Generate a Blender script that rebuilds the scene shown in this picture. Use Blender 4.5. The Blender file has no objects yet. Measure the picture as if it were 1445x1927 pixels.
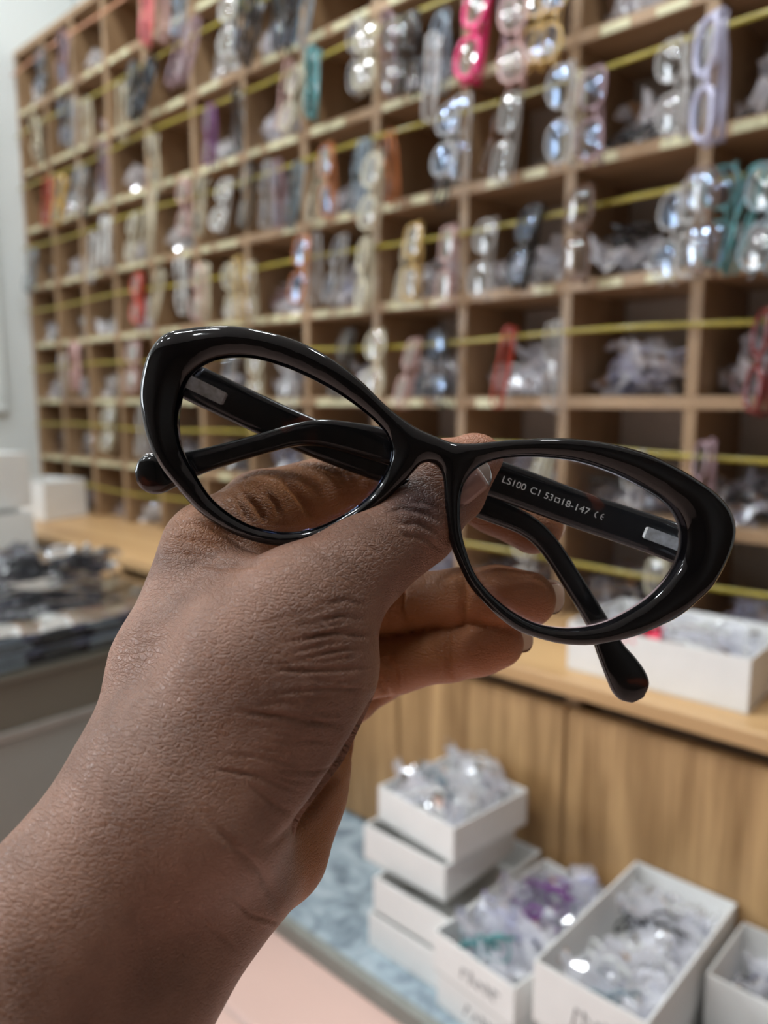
import bpy, math, random
import numpy as np
from mathutils import Vector, Matrix, noise as mnoise

# ------------------------------------------------------------------ camera, world, lights, exposure
S = bpy.context.scene
COL = S.collection
W, H, FPX = 1445.0, 1927.0, 1450.0
CAMZ = 0.755
PITCH, YAW = math.radians(8.3), math.radians(43.0)
FH = np.array([-math.sin(YAW), math.cos(YAW), 0.0])
RT = np.array([math.cos(YAW), math.sin(YAW), 0.0])
UPZ = np.array([0.0, 0.0, 1.0])
FW = FH * math.cos(PITCH) - UPZ * math.sin(PITCH)
UP = FH * math.sin(PITCH) + UPZ * math.cos(PITCH)
CAM = np.array([0.0, 0.0, CAMZ])

cd = bpy.data.cameras.new('camera')
cam = bpy.data.objects.new('camera', cd)
COL.objects.link(cam)
cam.matrix_world = Matrix(((RT[0], UP[0], -FW[0], 0), (RT[1], UP[1], -FW[1], 0), (RT[2], UP[2], -FW[2], CAMZ), (0, 0, 0, 1)))
cd.sensor_fit = 'VERTICAL'
cd.sensor_height = 24.0
cd.sensor_width = 18.0
cd.lens = FPX / H * 24.0
cd.clip_start = 0.005
cd.dof.use_dof = True
cd.dof.focus_distance = 0.183
cd.dof.aperture_fstop = cd.lens / 2.7
cd.dof.aperture_blades = 0
S.camera = cam

wd = bpy.data.worlds.new('room_light')
S.world = wd
wd.use_nodes = True
wd.node_tree.nodes['Background'].inputs[0].default_value = (0.93, 0.96, 1.0, 1)
wd.node_tree.nodes['Background'].inputs[1].default_value = 0.05
S.view_settings.view_transform = 'Standard'
S.view_settings.look = 'None'
S.view_settings.gamma = 1.0
S.view_settings.use_curve_mapping = False
S.view_settings.exposure = 0.78
LAMP_STRENGTH = 74.0
ASSUMED_WINDOW_STRENGTH = 9.0  # glow of the assumed window panes
CEIL_Z = 2.6
ASSUMED_LAMPS = [(-2.15, 0.6), (-1.45, 0.62), (-0.75, 0.6), (0.05, 0.62), (-2.1, -0.5), (-1.35, -0.7), (-0.6, -0.6), (-2.0, -1.8), (-1.1, -1.8), (-0.2, -1.8)]  # rearmost row is added to light the backs of the shelf cells

random.seed(11)
RNG = np.random.default_rng(5)
ONE = 1.0

# ------------------------------------------------------------------ measuring helpers
def ray(px, py):
    return FW + RT * (px - W / 2) / FPX - UP * (py - H / 2) / FPX
def ony(px, py, y):
    d = ray(px, py); return CAM + d * (y / d[1])
def cs(px, py, d):                 # photo point at depth d (mm) -> hand space in mm (right, up, depth)
    return np.array([(px - W / 2) * d / FPX, -(py - H / 2) * d / FPX, d], float)
BASIS = np.stack([RT, UP, FW])
def hand_to_world(P):              # hand space mm -> world metres
    return np.asarray(P, float) @ BASIS * 0.001 + CAM

# ------------------------------------------------------------------ mesh helpers
def mesh(name, verts, faces, smooth=False):
    me = bpy.data.meshes.new(name)
    me.from_pydata([tuple(map(float, v)) for v in verts], [], [tuple(int(i) for i in f) for f in faces])
    if smooth: me.shade_smooth()
    me.update()
    return me
def link(name, me, mat=None, parent=None, loc=(0, 0, 0), rot=(0, 0, 0)):
    o = bpy.data.objects.new(name, me)
    COL.objects.link(o)
    if mat is not None and me is not None and not me.materials: me.materials.append(mat)
    if mat is not None and me is not None and me.materials[0] != mat:
        o.material_slots[0].link = 'OBJECT'; o.material_slots[0].material = mat
    o.location = loc; o.rotation_euler = rot
    if parent is not None: o.parent = parent
    return o
def tag(o, label, cat=None, group=None, kind=None):
    if label: o['label'] = label
    if cat: o['category'] = cat
    if group: o['group'] = group
    if kind: o['kind'] = kind
    return o
def empty(name, loc=(0, 0, 0), rotz=0.0):
    o = bpy.data.objects.new(name, None); COL.objects.link(o)
    o.location = loc; o.rotation_euler = (0, 0, rotz); o.empty_display_size = 0.02
    return o
def bevel_box(sx, sy, sz, b=0.0):
    """box centred in x and y, standing on z = 0; b chamfers every edge"""
    x, y = sx / 2, sy / 2
    if b <= 0:
        v = [(-x, -y, 0), (x, -y, 0), (x, y, 0), (-x, y, 0), (-x, -y, sz), (x, -y, sz), (x, y, sz), (-x, y, sz)]
        f = [(3, 2, 1, 0), (4, 5, 6, 7), (0, 1, 5, 4), (1, 2, 6, 5), (2, 3, 7, 6), (3, 0, 4, 7)]
        return v, f
    v, f = [], []
    for z, ins in ((0, b), (b, 0), (sz - b, 0), (sz, b)):
        a, c = x - ins, y - ins
        v += [(-a + b, -c, z), (a - b, -c, z), (a, -c + b, z), (a, c - b, z), (a - b, c, z), (-a + b, c, z), (-a, c - b, z), (-a, -c + b, z)]
    for r in range(3):
        for k in range(8):
            f.append((r * 8 + k, r * 8 + (k + 1) % 8, r * 8 + 8 + (k + 1) % 8, r * 8 + 8 + k))
    f.append(tuple(range(7, -1, -1))); f.append(tuple(range(24, 32)))
    return v, f
def box(name, x0, x1, y0, y1, z0, z1, mat, parent=None, b=0.0015):
    v, f = bevel_box(x1 - x0, y1 - y0, z1 - z0, b)
    return link(name, mesh(name, v, f), mat, parent, ((x0 + x1) / 2, (y0 + y1) / 2, z0))
def tube(path, rad, n=8, closed=False, flat=1.0, up=(0, 0, 1)):
    P = [Vector(p) for p in path]; N = len(P); v, f = [], []
    up = Vector(up)
    for i in range(N):
        a = P[(i - 1) % N] if (closed or i > 0) else P[i]
        b = P[(i + 1) % N] if (closed or i < N - 1) else P[i]
        t = (b - a).normalized()
        s = t.cross(up)
        if s.length < 1e-5: s = t.cross(Vector((1, 0, 0.3)))
        s.normalize(); u = s.cross(t)
        r = rad[i] if hasattr(rad, '__len__') else rad
        for k in range(n):
            an = 2 * math.pi * k / n
            v.append(P[i] + s * (math.cos(an) * r) + u * (math.sin(an) * r * flat))
    for i in range(N if closed else N - 1):
        for k in range(n):
            a, b = i * n, ((i + 1) % N) * n
            f.append((a + k, a + (k + 1) % n, b + (k + 1) % n, b + k))
    if not closed:
        f.append(tuple(range(n - 1, -1, -1))); f.append(tuple(range((N - 1) * n, N * n)))
    return v, f
def merge(*parts):
    V, F = [], []
    for v, f in parts:
        o = len(V); V += list(v); F += [tuple(i + o for i in q) for q in f]
    return V, F

# ------------------------------------------------------------------ materials
def newmat(name):
    m = bpy.data.materials.new(name); m.use_nodes = True
    nt = m.node_tree
    return m, nt, nt.nodes['Principled BSDF'], nt.nodes['Material Output']
def node(nt, typ, **kw):
    n = nt.nodes.new(typ)
    for k, v in kw.items():
        if k in n.inputs.keys(): n.inputs[k].default_value = v
        else: setattr(n, k, v)
    return n
def plain(name, col, rough=0.5, metal=0.0, var=0.08, scale=30.0, spec=0.5, coat=0.0, alpha=1.0):
    m, nt, b, _ = newmat(name)
    tc = node(nt, 'ShaderNodeTexCoord')
    nz = node(nt, 'ShaderNodeTexNoise', Scale=scale, Detail=4.0)
    nt.links.new(tc.outputs['Object'], nz.inputs['Vector'])
    rp = node(nt, 'ShaderNodeValToRGB')
    rp.color_ramp.elements[0].position = 0.3; rp.color_ramp.elements[1].position = 0.7
    rp.color_ramp.elements[0].color = tuple(c * (1 - var) for c in col) + (1,)
    rp.color_ramp.elements[1].color = tuple(min(1, c * (1 + var)) for c in col) + (1,)
    nt.links.new(nz.outputs[0], rp.inputs[0]); nt.links.new(rp.outputs[0], b.inputs['Base Color'])
    b.inputs['Roughness'].default_value = rough; b.inputs['Metallic'].default_value = metal
    b.inputs['Specular IOR Level'].default_value = spec
    b.inputs['Coat Weight'].default_value = coat; b.inputs['Coat Roughness'].default_value = 0.05
    b.inputs['Alpha'].default_value = alpha
    return m
def wood(name, dark, light, axis, rough=0.42, sc=14.0):
    """long grain along the given axis (0 x, 1 y, 2 z)"""
    m, nt, b, _ = newmat(name)
    tc = node(nt, 'ShaderNodeTexCoord')
    mp = node(nt, 'ShaderNodeMapping')
    s = [sc, sc, sc]; s[axis] = sc * 0.06
    mp.inputs['Scale'].default_value = s
    ob = node(nt, 'ShaderNodeNewGeometry')
    nt.links.new(ob.outputs['Position'], mp.inputs['Vector'])
    n1 = node(nt, 'ShaderNodeTexNoise', Scale=1.0, Detail=5.0, Roughness=0.6, Distortion=0.4)
    n2 = node(nt, 'ShaderNodeTexNoise', Scale=7.0, Detail=3.0)
    nt.links.new(mp.outputs[0], n1.inputs['Vector']); nt.links.new(mp.outputs[0], n2.inputs['Vector'])
    mx = node(nt, 'ShaderNodeMath', operation='MULTIPLY_ADD'); mx.inputs[1].default_value = 0.25
    nt.links.new(n2.outputs[0], mx.inputs[0]); nt.links.new(n1.outputs[0], mx.inputs[2])
    rp = node(nt, 'ShaderNodeValToRGB')
    rp.color_ramp.elements[0].position = 0.42; rp.color_ramp.elements[1].position = 0.78
    rp.color_ramp.elements[0].color = dark + (1,); rp.color_ramp.elements[1].color = light + (1,)
    nt.links.new(mx.outputs[0], rp.inputs[0]); nt.links.new(rp.outputs[0], b.inputs['Base Color'])
    b.inputs['Roughness'].default_value = rough
    return m
def glassy(name, tint, refl_tint=(1, 1, 1), base=0.04, rough=0.01, haze=0.0, hazecol=(0.8, 0.8, 0.8)):
    """thin clear sheet: see-through, with Fresnel reflection"""
    m, nt, b, out = newmat(name)
    nt.nodes.remove(b)
    tr = node(nt, 'ShaderNodeBsdfTransparent'); tr.inputs[0].default_value = tint + (1,)
    gl = node(nt, 'ShaderNodeBsdfGlossy', Roughness=rough); gl.inputs[0].default_value = refl_tint + (1,)
    lw = node(nt, 'ShaderNodeFresnel', IOR=1.5)
    ad = node(nt, 'ShaderNodeMath', operation='ADD', use_clamp=True); ad.inputs[1].default_value = base
    nt.links.new(lw.outputs[0], ad.inputs[0])
    mx = node(nt, 'ShaderNodeMixShader')
    nt.links.new(ad.outputs[0], mx.inputs[0]); nt.links.new(gl.outputs[0], mx.inputs[2])
    if haze > 0:
        df = node(nt, 'ShaderNodeBsdfDiffuse'); df.inputs[0].default_value = hazecol + (1,)
        tl = node(nt, 'ShaderNodeBsdfTranslucent'); tl.inputs[0].default_value = hazecol + (1,)
        m0 = node(nt, 'ShaderNodeMixShader'); m0.inputs[0].default_value = 0.4
        nt.links.new(df.outputs[0], m0.inputs[1]); nt.links.new(tl.outputs[0], m0.inputs[2])
        m2 = node(nt, 'ShaderNodeMixShader'); m2.inputs[0].default_value = haze
        nt.links.new(tr.outputs[0], m2.inputs[1]); nt.links.new(m0.outputs[0], m2.inputs[2])
        nt.links.new(m2.outputs[0], mx.inputs[1])
    else:
        nt.links.new(tr.outputs[0], mx.inputs[1])
    nt.links.new(mx.outputs[0], out.inputs[0])
    return m

S.cycles.transparent_max_bounces = 32

M = {}
M['wall'] = plain('wall_paint', (0.68, 0.71, 0.70), 0.6, var=0.03, scale=3)
M['dark_wall'] = wood('dark_wall_panel', (0.035, 0.024, 0.016), (0.07, 0.045, 0.03), 2)
M['ceiling'] = plain('ceiling_paint', (0.72, 0.73, 0.72), 0.8, var=0.02, scale=2)
M['shelf_wood_x'] = wood('shelf_wood_along', (0.27, 0.165, 0.085), (0.41, 0.265, 0.15), 0)
M['shelf_wood_z'] = wood('shelf_wood_upright', (0.25, 0.15, 0.075), (0.36, 0.23, 0.125), 2)
M['counter_wood'] = wood('counter_wood', (0.42, 0.235, 0.105), (0.58, 0.36, 0.17), 0)
M['door_wood'] = wood('door_wood', (0.24, 0.125, 0.045), (0.60, 0.37, 0.17), 2, sc=30.0)
M['dark_wood'] = wood('dark_wood', (0.10, 0.06, 0.035), (0.15, 0.09, 0.05), 0)
M['back_grey'] = plain('back_board_grey', (0.52, 0.50, 0.46), 0.6, var=0.04)
M['sticker'] = plain('cream_sticker', (0.66, 0.63, 0.40), 0.35, var=0.06)
M['strap'] = plain('yellow_strap', (0.33, 0.26, 0.02), 0.3, var=0.15, scale=60, coat=0.3)
M['strap_orange'] = plain('salmon_strap', (0.55, 0.25, 0.13), 0.35, var=0.1, scale=60)
M['white_card'] = plain('white_card', (0.80, 0.79, 0.77), 0.55, var=0.03)
M['grey_card'] = plain('inner_card', (0.62, 0.61, 0.58), 0.65, var=0.03)
M['tile'] = plain('pink_tile', (0.62, 0.42, 0.36), 0.35, var=0.03, scale=5)
M['grout'] = plain('grout', (0.50, 0.37, 0.33), 0.8)
M['desk_dark'] = plain('desk_olive', (0.135, 0.125, 0.095), 0.5, var=0.04, scale=6)
M['desk_grey'] = plain('desk_grey', (0.28, 0.29, 0.265), 0.45, var=0.04, scale=6)
M['desk_strip'] = plain('desk_strip', (0.30, 0.28, 0.25), 0.35)
M['metal'] = plain('hinge_metal', (0.88, 0.85, 0.78), 0.32, metal=1.0, var=0.40, scale=500)
M['ink'] = plain('pen_ink', (0.05, 0.05, 0.06), 0.6)
M['print'] = plain('silver_print', (0.72, 0.72, 0.70), 0.4, var=0.02)
M['sleeve'] = glassy('clear_sleeve', (0.97, 0.97, 0.99), base=0.07, rough=0.07, haze=0.68, hazecol=(0.92, 0.92, 0.98))
M['sleeve_dense'] = glassy('milky_sleeve', (0.95, 0.95, 0.97), base=0.08, rough=0.10, haze=0.70, hazecol=(0.90, 0.89, 0.90))
M['bag_grey'] = glassy('smoky_sleeve', (0.9, 0.9, 0.93), base=0.07, rough=0.12, haze=0.3, hazecol=(0.52, 0.52, 0.62))
M['dark_sleeve'] = glassy('dark_sleeve', (0.7, 0.7, 0.73), base=0.06, rough=0.12, haze=0.5, hazecol=(0.07, 0.07, 0.09))
M['lens'] = glassy('optical_lens', (0.975, 0.98, 0.985), (0.75, 0.82, 1.0), base=-0.025, rough=0.0)
M['demo_lens'] = glassy('demo_lens', (0.93, 0.93, 0.93), base=0.06, rough=0.008, haze=0.04, hazecol=(0.9, 0.9, 0.85))
M['blue_lens'] = glassy('coated_lens', (0.93, 0.93, 0.93), (0.55, 0.72, 1.0), base=0.085, rough=0.008, haze=0.03, hazecol=(0.9, 0.9, 0.95))
M['cream_glare_lens'] = glassy('cream_glare_lens', (0.93, 0.93, 0.92), base=0.05, rough=0.01, haze=0.22, hazecol=(0.85, 0.82, 0.70))  # pale reflections painted into the lens as a cream haze
M['pad'] = glassy('clear_acetate', (0.5, 0.45, 0.4), base=0.03, rough=0.05)

# black acetate with a hint of tortoise
def acetate():
    m, nt, b, _ = newmat('black_acetate')
    g = node(nt, 'ShaderNodeTexCoord')
    nz = node(nt, 'ShaderNodeTexNoise', Scale=95.0, Detail=2.0, Distortion=0.8)
    nt.links.new(g.outputs['Object'], nz.inputs['Vector'])
    rp = node(nt, 'ShaderNodeValToRGB')
    e = rp.color_ramp.elements
    e[0].position = 0.60; e[0].color = (0.0035, 0.0035, 0.004, 1)
    e[1].position = 0.80; e[1].color = (0.006, 0.004, 0.004, 1)
    nt.links.new(nz.outputs[0], rp.inputs[0]); nt.links.new(rp.outputs[0], b.inputs['Base Color'])
    b.inputs['Roughness'].default_value = 0.06
    b.inputs['IOR'].default_value = 1.5
    return m
M['acetate'] = acetate()
def tortoise():
    m, nt, b, _ = newmat('dark_tortoise_acetate')
    g = node(nt, 'ShaderNodeTexCoord')
    nz = node(nt, 'ShaderNodeTexNoise', Scale=70.0, Detail=2.0, Distortion=1.2)
    nt.links.new(g.outputs['Object'], nz.inputs['Vector'])
    rp = node(nt, 'ShaderNodeValToRGB')
    e = rp.color_ramp.elements
    e[0].position = 0.62; e[0].color = (0.004, 0.0045, 0.005, 1)
    e[1].position = 0.76; e[1].color = (0.075, 0.018, 0.008, 1)
    nt.links.new(nz.outputs[0], rp.inputs[0]); nt.links.new(rp.outputs[0], b.inputs['Base Color'])
    b.inputs['Roughness'].default_value = 0.10
    return m
M['tortoise'] = tortoise()

FRAME_COL = {
    'black': ((0.012, 0.012, 0.014), 0.15, 1.0), 'dark grey': ((0.05, 0.055, 0.05), 0.2, 0.9),
    'clear': ((0.72, 0.70, 0.68), 0.12, 0.42), 'white': ((0.80, 0.80, 0.78), 0.15, 0.8),
    'cream': ((0.76, 0.70, 0.52), 0.15, 0.8), 'mauve': ((0.50, 0.34, 0.38), 0.15, 0.6),
    'pale pink': ((0.78, 0.50, 0.47), 0.15, 0.75), 'coral pink': ((0.82, 0.22, 0.22), 0.2, 1.0),
    'hot pink': ((0.80, 0.018, 0.17), 0.2, 1.0), 'red': ((0.55, 0.06, 0.035), 0.15, 0.9),
    'orange': ((0.66, 0.22, 0.07), 0.15, 0.8), 'gold': ((0.75, 0.50, 0.16), 0.15, 0.9),
    'purple': ((0.22, 0.05, 0.26), 0.15, 0.9), 'teal': ((0.10, 0.30, 0.31), 0.2, 0.95),
    'pale blue': ((0.45, 0.58, 0.68), 0.15, 0.6), 'lilac': ((0.58, 0.58, 0.76), 0.15, 0.85),
    'brown': ((0.16, 0.085, 0.05), 0.15, 0.9), 'grey blue': ((0.26, 0.33, 0.37), 0.15, 0.8),
    'dark red': ((0.16, 0.02, 0.02), 0.12, 1.0)}
for k, (c, r, a) in FRAME_COL.items():
    M['frame ' + k] = plain('frame_' + k.replace(' ', '_'), c, r, var=0.10, scale=50, coat=0.5, alpha=a)

# ------------------------------------------------------------------ the setting
def struct(o, kind='structure'):
    o['kind'] = kind; return o
DY = 1.126                                           # front plane of the pigeonhole shelf
LEFT = -2.668
MARBLE = CAMZ - 0.73
tiles = empty('floor'); struct(tiles)
v, f = bevel_box(5.2, 4.6, 0.02)
link('grout_bed', mesh('grout_bed', v, f), M['grout'], tiles, (-0.6, -0.9, -0.024))
v, f = bevel_box(0.394, 0.394, 0.022, 0.002)
tile_me = mesh('floor_tile', v, f)
for i in range(11):
    for j in range(10):
        x, y = -2.25 + 0.4 * i, -2.93 + 0.4 * j
        if y > 0.75: continue
        link('floor_tile', tile_me, M['tile'], tiles, (x - 0.0, y + 0.03, -0.022))
struct(box('wall_back', -3.2, 1.8, 1.34, 1.42, 0, CEIL_Z, M['wall'], b=0))
struct(box('wall_left', LEFT - 0.1, LEFT, -3.0, 1.335, 0, CEIL_Z, M['wall'], b=0))
struct(box('ceiling', -3.2, 2.0, -3.2, 1.42, CEIL_Z, CEIL_Z + 0.05, M['ceiling'], b=0))
struct(box('wall_right', 1.9, 2.0, -3.0, 1.335, 0, CEIL_Z, M['dark_wall'], b=0))
struct(box('wall_front', LEFT - 0.1, 2.0, -3.1, -3.0, 0, CEIL_Z, M['dark_wall'], b=0))
# assumed window in the left wall, unseen; glowing panes added as side light
win = empty('assumed_window', (LEFT, -1.7, 0.8)); struct(win)
def win_part(nm, y0, y1, z0, z1, x1, mat):
    v, f = bevel_box(x1, y1 - y0, z1 - z0, .002); link(nm, mesh(nm, v, f), mat, win, (x1 / 2 + .001, (y0 + y1) / 2, z0))
_m, _nt, _b, _o = newmat('assumed_daylit_pane'); _nt.nodes.remove(_b)
_e = node(_nt, 'ShaderNodeEmission', Strength=ASSUMED_WINDOW_STRENGTH); _e.inputs[0].default_value = (0.86, 0.94, 1.0, 1)
_nt.links.new(_e.outputs[0], _o.inputs[0])
for k in range(3):
    for j in range(2):
        win_part('assumed_pane', -.69 + .47 * k, -.69 + .44 + .47 * k, .03 + .58 * j, .03 + .55 + .58 * j, .008, _m)
for y in (-.735, -.25, .22, .69): win_part('assumed_window_frame', y, y + .045, 0, 1.2, .03, M['wall'])
for z in (0, .58, 1.16): win_part('assumed_window_frame', -.69, .69, z, z + .03, .026, M['wall'])
trim = empty('trim_1', (LEFT, 0.7, CAMZ)); struct(trim)
for nm, a in (('stile', (0.985, 1.03, 0.0, 1.15)), ('stile', (0.33, 0.375, 0.0, 1.15)), ('rail', (0.33, 1.03, -0.045, 0.0)), ('rail', (0.33, 1.03, 1.15, 1.195))):
    v, f = bevel_box(0.022, a[1] - a[0], a[3] - a[2], 0.006)
    link(nm, mesh(nm, v, f), M['wall'], trim, (0.008, (a[0] + a[1]) / 2 - 0.7, a[2]))

# marble-look slab the cartons stand on
def marble():
    m, nt, b, _ = newmat('blue_grey_marble')
    g = node(nt, 'ShaderNodeNewGeometry')
    n1 = node(nt, 'ShaderNodeTexNoise', Scale=14.0, Detail=6.0, Distortion=2.5)
    nt.links.new(g.outputs['Position'], n1.inputs['Vector'])
    rp = node(nt, 'ShaderNodeValToRGB')
    e = rp.color_ramp.elements
    e[0].position = 0.36; e[0].color = (0.15, 0.19, 0.225, 1)
    e[1].position = 0.66; e[1].color = (0.40, 0.46, 0.50, 1)
    n = rp.color_ramp.elements.new(0.5); n.color = (0.28, 0.345, 0.39, 1)
    nt.links.new(n1.outputs[0], rp.inputs[0]); nt.links.new(rp.outputs[0], b.inputs['Base Color'])
    b.inputs['Roughness'].default_value = 0.28
    return m
M['marble'] = marble()
M['slab_edge'] = plain('slab_edge', (0.22, 0.225, 0.20), 0.4)
slab = empty('plinth_slab', (-1.0, 0.76, 0))
tag(slab, 'low blue grey marbled slab with a grey edge strip along the cabinet doors', 'slab')
def child_box(name, x0, x1, y0, y1, z0, z1, mat, par, b=0.0015):
    o = box(name, x0, x1, y0, y1, z0, z1, mat, par, b)
    o.location = Vector(o.location) - Vector(par.location)
    return o
child_box('slab_top', LEFT, 0.5, 0.642, 0.93, 0.0, MARBLE, M['marble'], slab)
child_box('edge_strip', LEFT, 0.5, 0.628, 0.6415, 0.0, MARBLE + 0.002, M['slab_edge'], slab)

# ------------------------------------------------------------------ pigeonhole shelf
DIV = [0.182, -0.028, -0.236, -0.444, -0.652, -0.860, -1.072, -1.280, -1.482, -1.682, -1.892, -2.090, -2.276, -2.462, LEFT + 0.011]
ROWS = [-0.36, -0.180, 0.005, 0.188, 0.372, 0.553, 0.730, 0.912, 1.095]      # board heights (top face), relative to the eye
TH = 0.019
shelf = empty('pigeonhole_shelf', (-1.2, DY, CAMZ - 0.36))
tag(shelf, 'tall brown wooden pigeonhole shelf filling the wall with rows of open cells', 'shelf')
def sh(name, x0, x1, y0, y1, z0, z1, mat, b=0.001):
    return child_box(name, x0, x1, y0, y1, z0 + CAMZ, z1 + CAMZ, mat, shelf, b)
SX0, SX1 = LEFT + 0.001, 0.192
for i, z in enumerate(ROWS):
    if i == 0: continue
    sh('shelf_board', SX0, SX1, DY, 1.318, z - TH, z, M['shelf_wood_x'])
for i in range(len(ROWS) - 1):
    z0, z1 = ROWS[i] + (0.0005 if i else 0.001), ROWS[i + 1] - TH - 0.0005
    for x in DIV:
        sh('divider', x - TH / 2, x + TH / 2, DY + 0.001, 1.317, z0, z1, M['shelf_wood_z'])
sh('back_panel', SX0, SX1, 1.3185, 1.334, ROWS[0] + 0.001, ROWS[-1], M['back_grey'])

ROWN = {8: 'top', 7: 'top', 6: 'second', 5: 'third', 4: 'fourth', 3: 'fifth', 2: 'sixth', 1: 'seventh', 0: 'lowest'}
ORD = ['first', 'second', 'third', 'fourth', 'fifth', 'sixth', 'seventh', 'eighth', 'ninth', 'tenth', 'eleventh', 'twelfth', 'thirteenth', 'fourteenth']
def colname(c):                                        # c counts cells from the right; name counts from the left wall
    k = len(DIV) - 2 - c
    return ORD[k]
def rowname(r):
    return {0: 'lowest', 1: 'seventh', 2: 'sixth', 3: 'fifth', 4: 'fourth', 5: 'third', 6: 'second', 7: 'top'}[r]

# cream price stickers on the board edges
v, f = bevel_box(0.044, 0.0012, 0.014, 0.0)
stick_me = mesh('price_sticker', v, f)
rs = random.Random(3)
for r in range(1, 8):
    for c in range(2, len(DIV) - 1):
        xa, xb = DIV[c + 1] + 0.012, DIV[c] - 0.012
        near = c < 5
        xs = [0.3, 0.78] if near else [0.2, 0.52, 0.84]
        for t in xs:
            if near and rs.random() < 0.45: continue
            if not near and rs.random() < 0.12: continue
            o = link('price_sticker', stick_me, M['sticker'], shelf,
                     Vector((xa + (xb - xa) * t + rs.uniform(-.012, .012), DY - 0.0008, CAMZ + ROWS[r] - 0.017 + rs.uniform(-.001, .001))) - Vector(shelf.location))
            o.rotation_euler = (0, rs.uniform(-.04, .04), 0)
            o.scale = (rs.uniform(.8, 1.15), 1, rs.uniform(.8, 1.0))

# ------------------------------------------------------------------ straps the glasses hang from
STRAP_Z = [-0.262, -0.077, 0.105, 0.291, 0.487, 0.672, 0.835, 1.022]
YS = DY - 0.014
for r, z in enumerate(STRAP_Z):
    pts = []
    n = 40
    for i in range(n + 1):
        x = SX1 - 0.01 + (SX0 + 0.02 - SX1) * i / n
        pts.append((x, YS - 0.002 * math.sin(i * 0.9), CAMZ + z + 0.004 * math.sin(i * 0.55 + r) - 0.002))
    v, f = tube(pts, 0.0035, 6, flat=1.0)
    v = [Vector((p[0], YS + (p[1] - YS) * 0.35, p[2])) for p in v]
    for k in range(len(v)):
        cz = pts[k // 6][2]; v[k].z = cz + (v[k].z - cz) * 1.25
    o = link('hanging_strap', mesh('hanging_strap', v, f, True), M['strap_orange'] if r == 7 else M['strap'])
    tag(o, ('salmon' if r == 7 else 'yellow') + ' plastic strap strung across the ' + rowname(r) + ' row of shelf cells', 'strap', 'straps across the shelf rows')

# ------------------------------------------------------------------ counter below the shelf
counter = empty('counter', (-1.2, 0.98, MARBLE))
tag(counter, 'wooden base counter with grained doors under the pigeonhole shelf', 'counter')
TOP = CAMZ - 0.36
CX0, CX1 = LEFT + 0.001, 0.5
child_box('counter_top', CX0, CX1, 0.862, 1.336, TOP - 0.022, TOP, M['counter_wood'], counter, 0.002)
child_box('carcass', CX0, CX1, 0.935, 1.336, MARBLE, TOP - 0.0225, M['dark_wood'], counter)
for k in range(10):
    x0 = -0.497 - 0.305 * (k - 2)
    xa, xb = max(CX0, x0 - 0.302), min(CX1, x0)
    if xb - xa < 0.03: continue
    child_box('cabinet_door', xa, xb, 0.892, 0.912, MARBLE + 0.006, TOP - 0.054, M['door_wood'], counter, 0.002)
    child_box('stile', x0 - 0.012, x0 + 0.010, 0.9125, 0.9345, MARBLE + 0.006, TOP - 0.023, M['shelf_wood_z'], counter)
child_box('plinth_line', CX0, CX1, 0.9, 0.9345, MARBLE, MARBLE + 0.005, M['dark_wood'], counter, 0)

# ------------------------------------------------------------------ assumed ceiling lamps, none in view; back row added
M['lamp_white'] = plain('lamp_housing', (0.8, 0.8, 0.8), 0.4, var=0.01)
def emit(name, col, s):
    m, nt, b, out = newmat(name); nt.nodes.remove(b)
    e = node(nt, 'ShaderNodeEmission', Strength=s); e.inputs[0].default_value = col + (1,)
    nt.links.new(e.outputs[0], out.inputs[0]); return m
M['lamp'] = emit('lamp_diffuser', (0.90, 0.97, 1.0), LAMP_STRENGTH)
nring = 28
ringv, ringf = [], []
for k in range(nring):
    a = 2 * math.pi * k / nring
    for r, z in ((0.09, -0.012), (0.105, -0.012), (0.11, 0.0), (0.09, 0.0)):
        ringv.append((math.cos(a) * r, math.sin(a) * r, z))
for k in range(nring):
    for q in range(4):
        a, b = k * 4, ((k + 1) % nring) * 4
        ringf.append((a + q, a + (q + 1) % 4, b + (q + 1) % 4, b + q))
ring_me = mesh('lamp_ring', ringv, ringf)
disc_me = mesh('diffuser', [(math.cos(2 * math.pi * k / nring) * 0.0895, math.sin(2 * math.pi * k / nring) * 0.0895, -0.008) for k in range(nring)], [tuple(range(nring))[::-1]])
lamp_where = ['near the shelf, nearest the left wall', 'near the shelf, second from the left wall', 'near the shelf, third from the left wall', 'near the right end of the shelf',
              'in the middle row, nearest the left wall', 'in the middle row, second from the left wall', 'in the middle row above the hand',
              'in the added back row, nearest the assumed window', 'in the added back row, middle one', 'in the added back row, farthest from the assumed window']
for (x, y), wh in zip(ASSUMED_LAMPS, lamp_where):
    t = empty('assumed_ceiling_light', (x, y, CEIL_Z))
    tag(t, 'assumed round white ceiling downlight ' + wh, 'light', 'assumed ceiling downlights')
    link('lamp_ring', ring_me, M['lamp_white'], t); link('diffuser', disc_me, M['lamp'], t)

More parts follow.
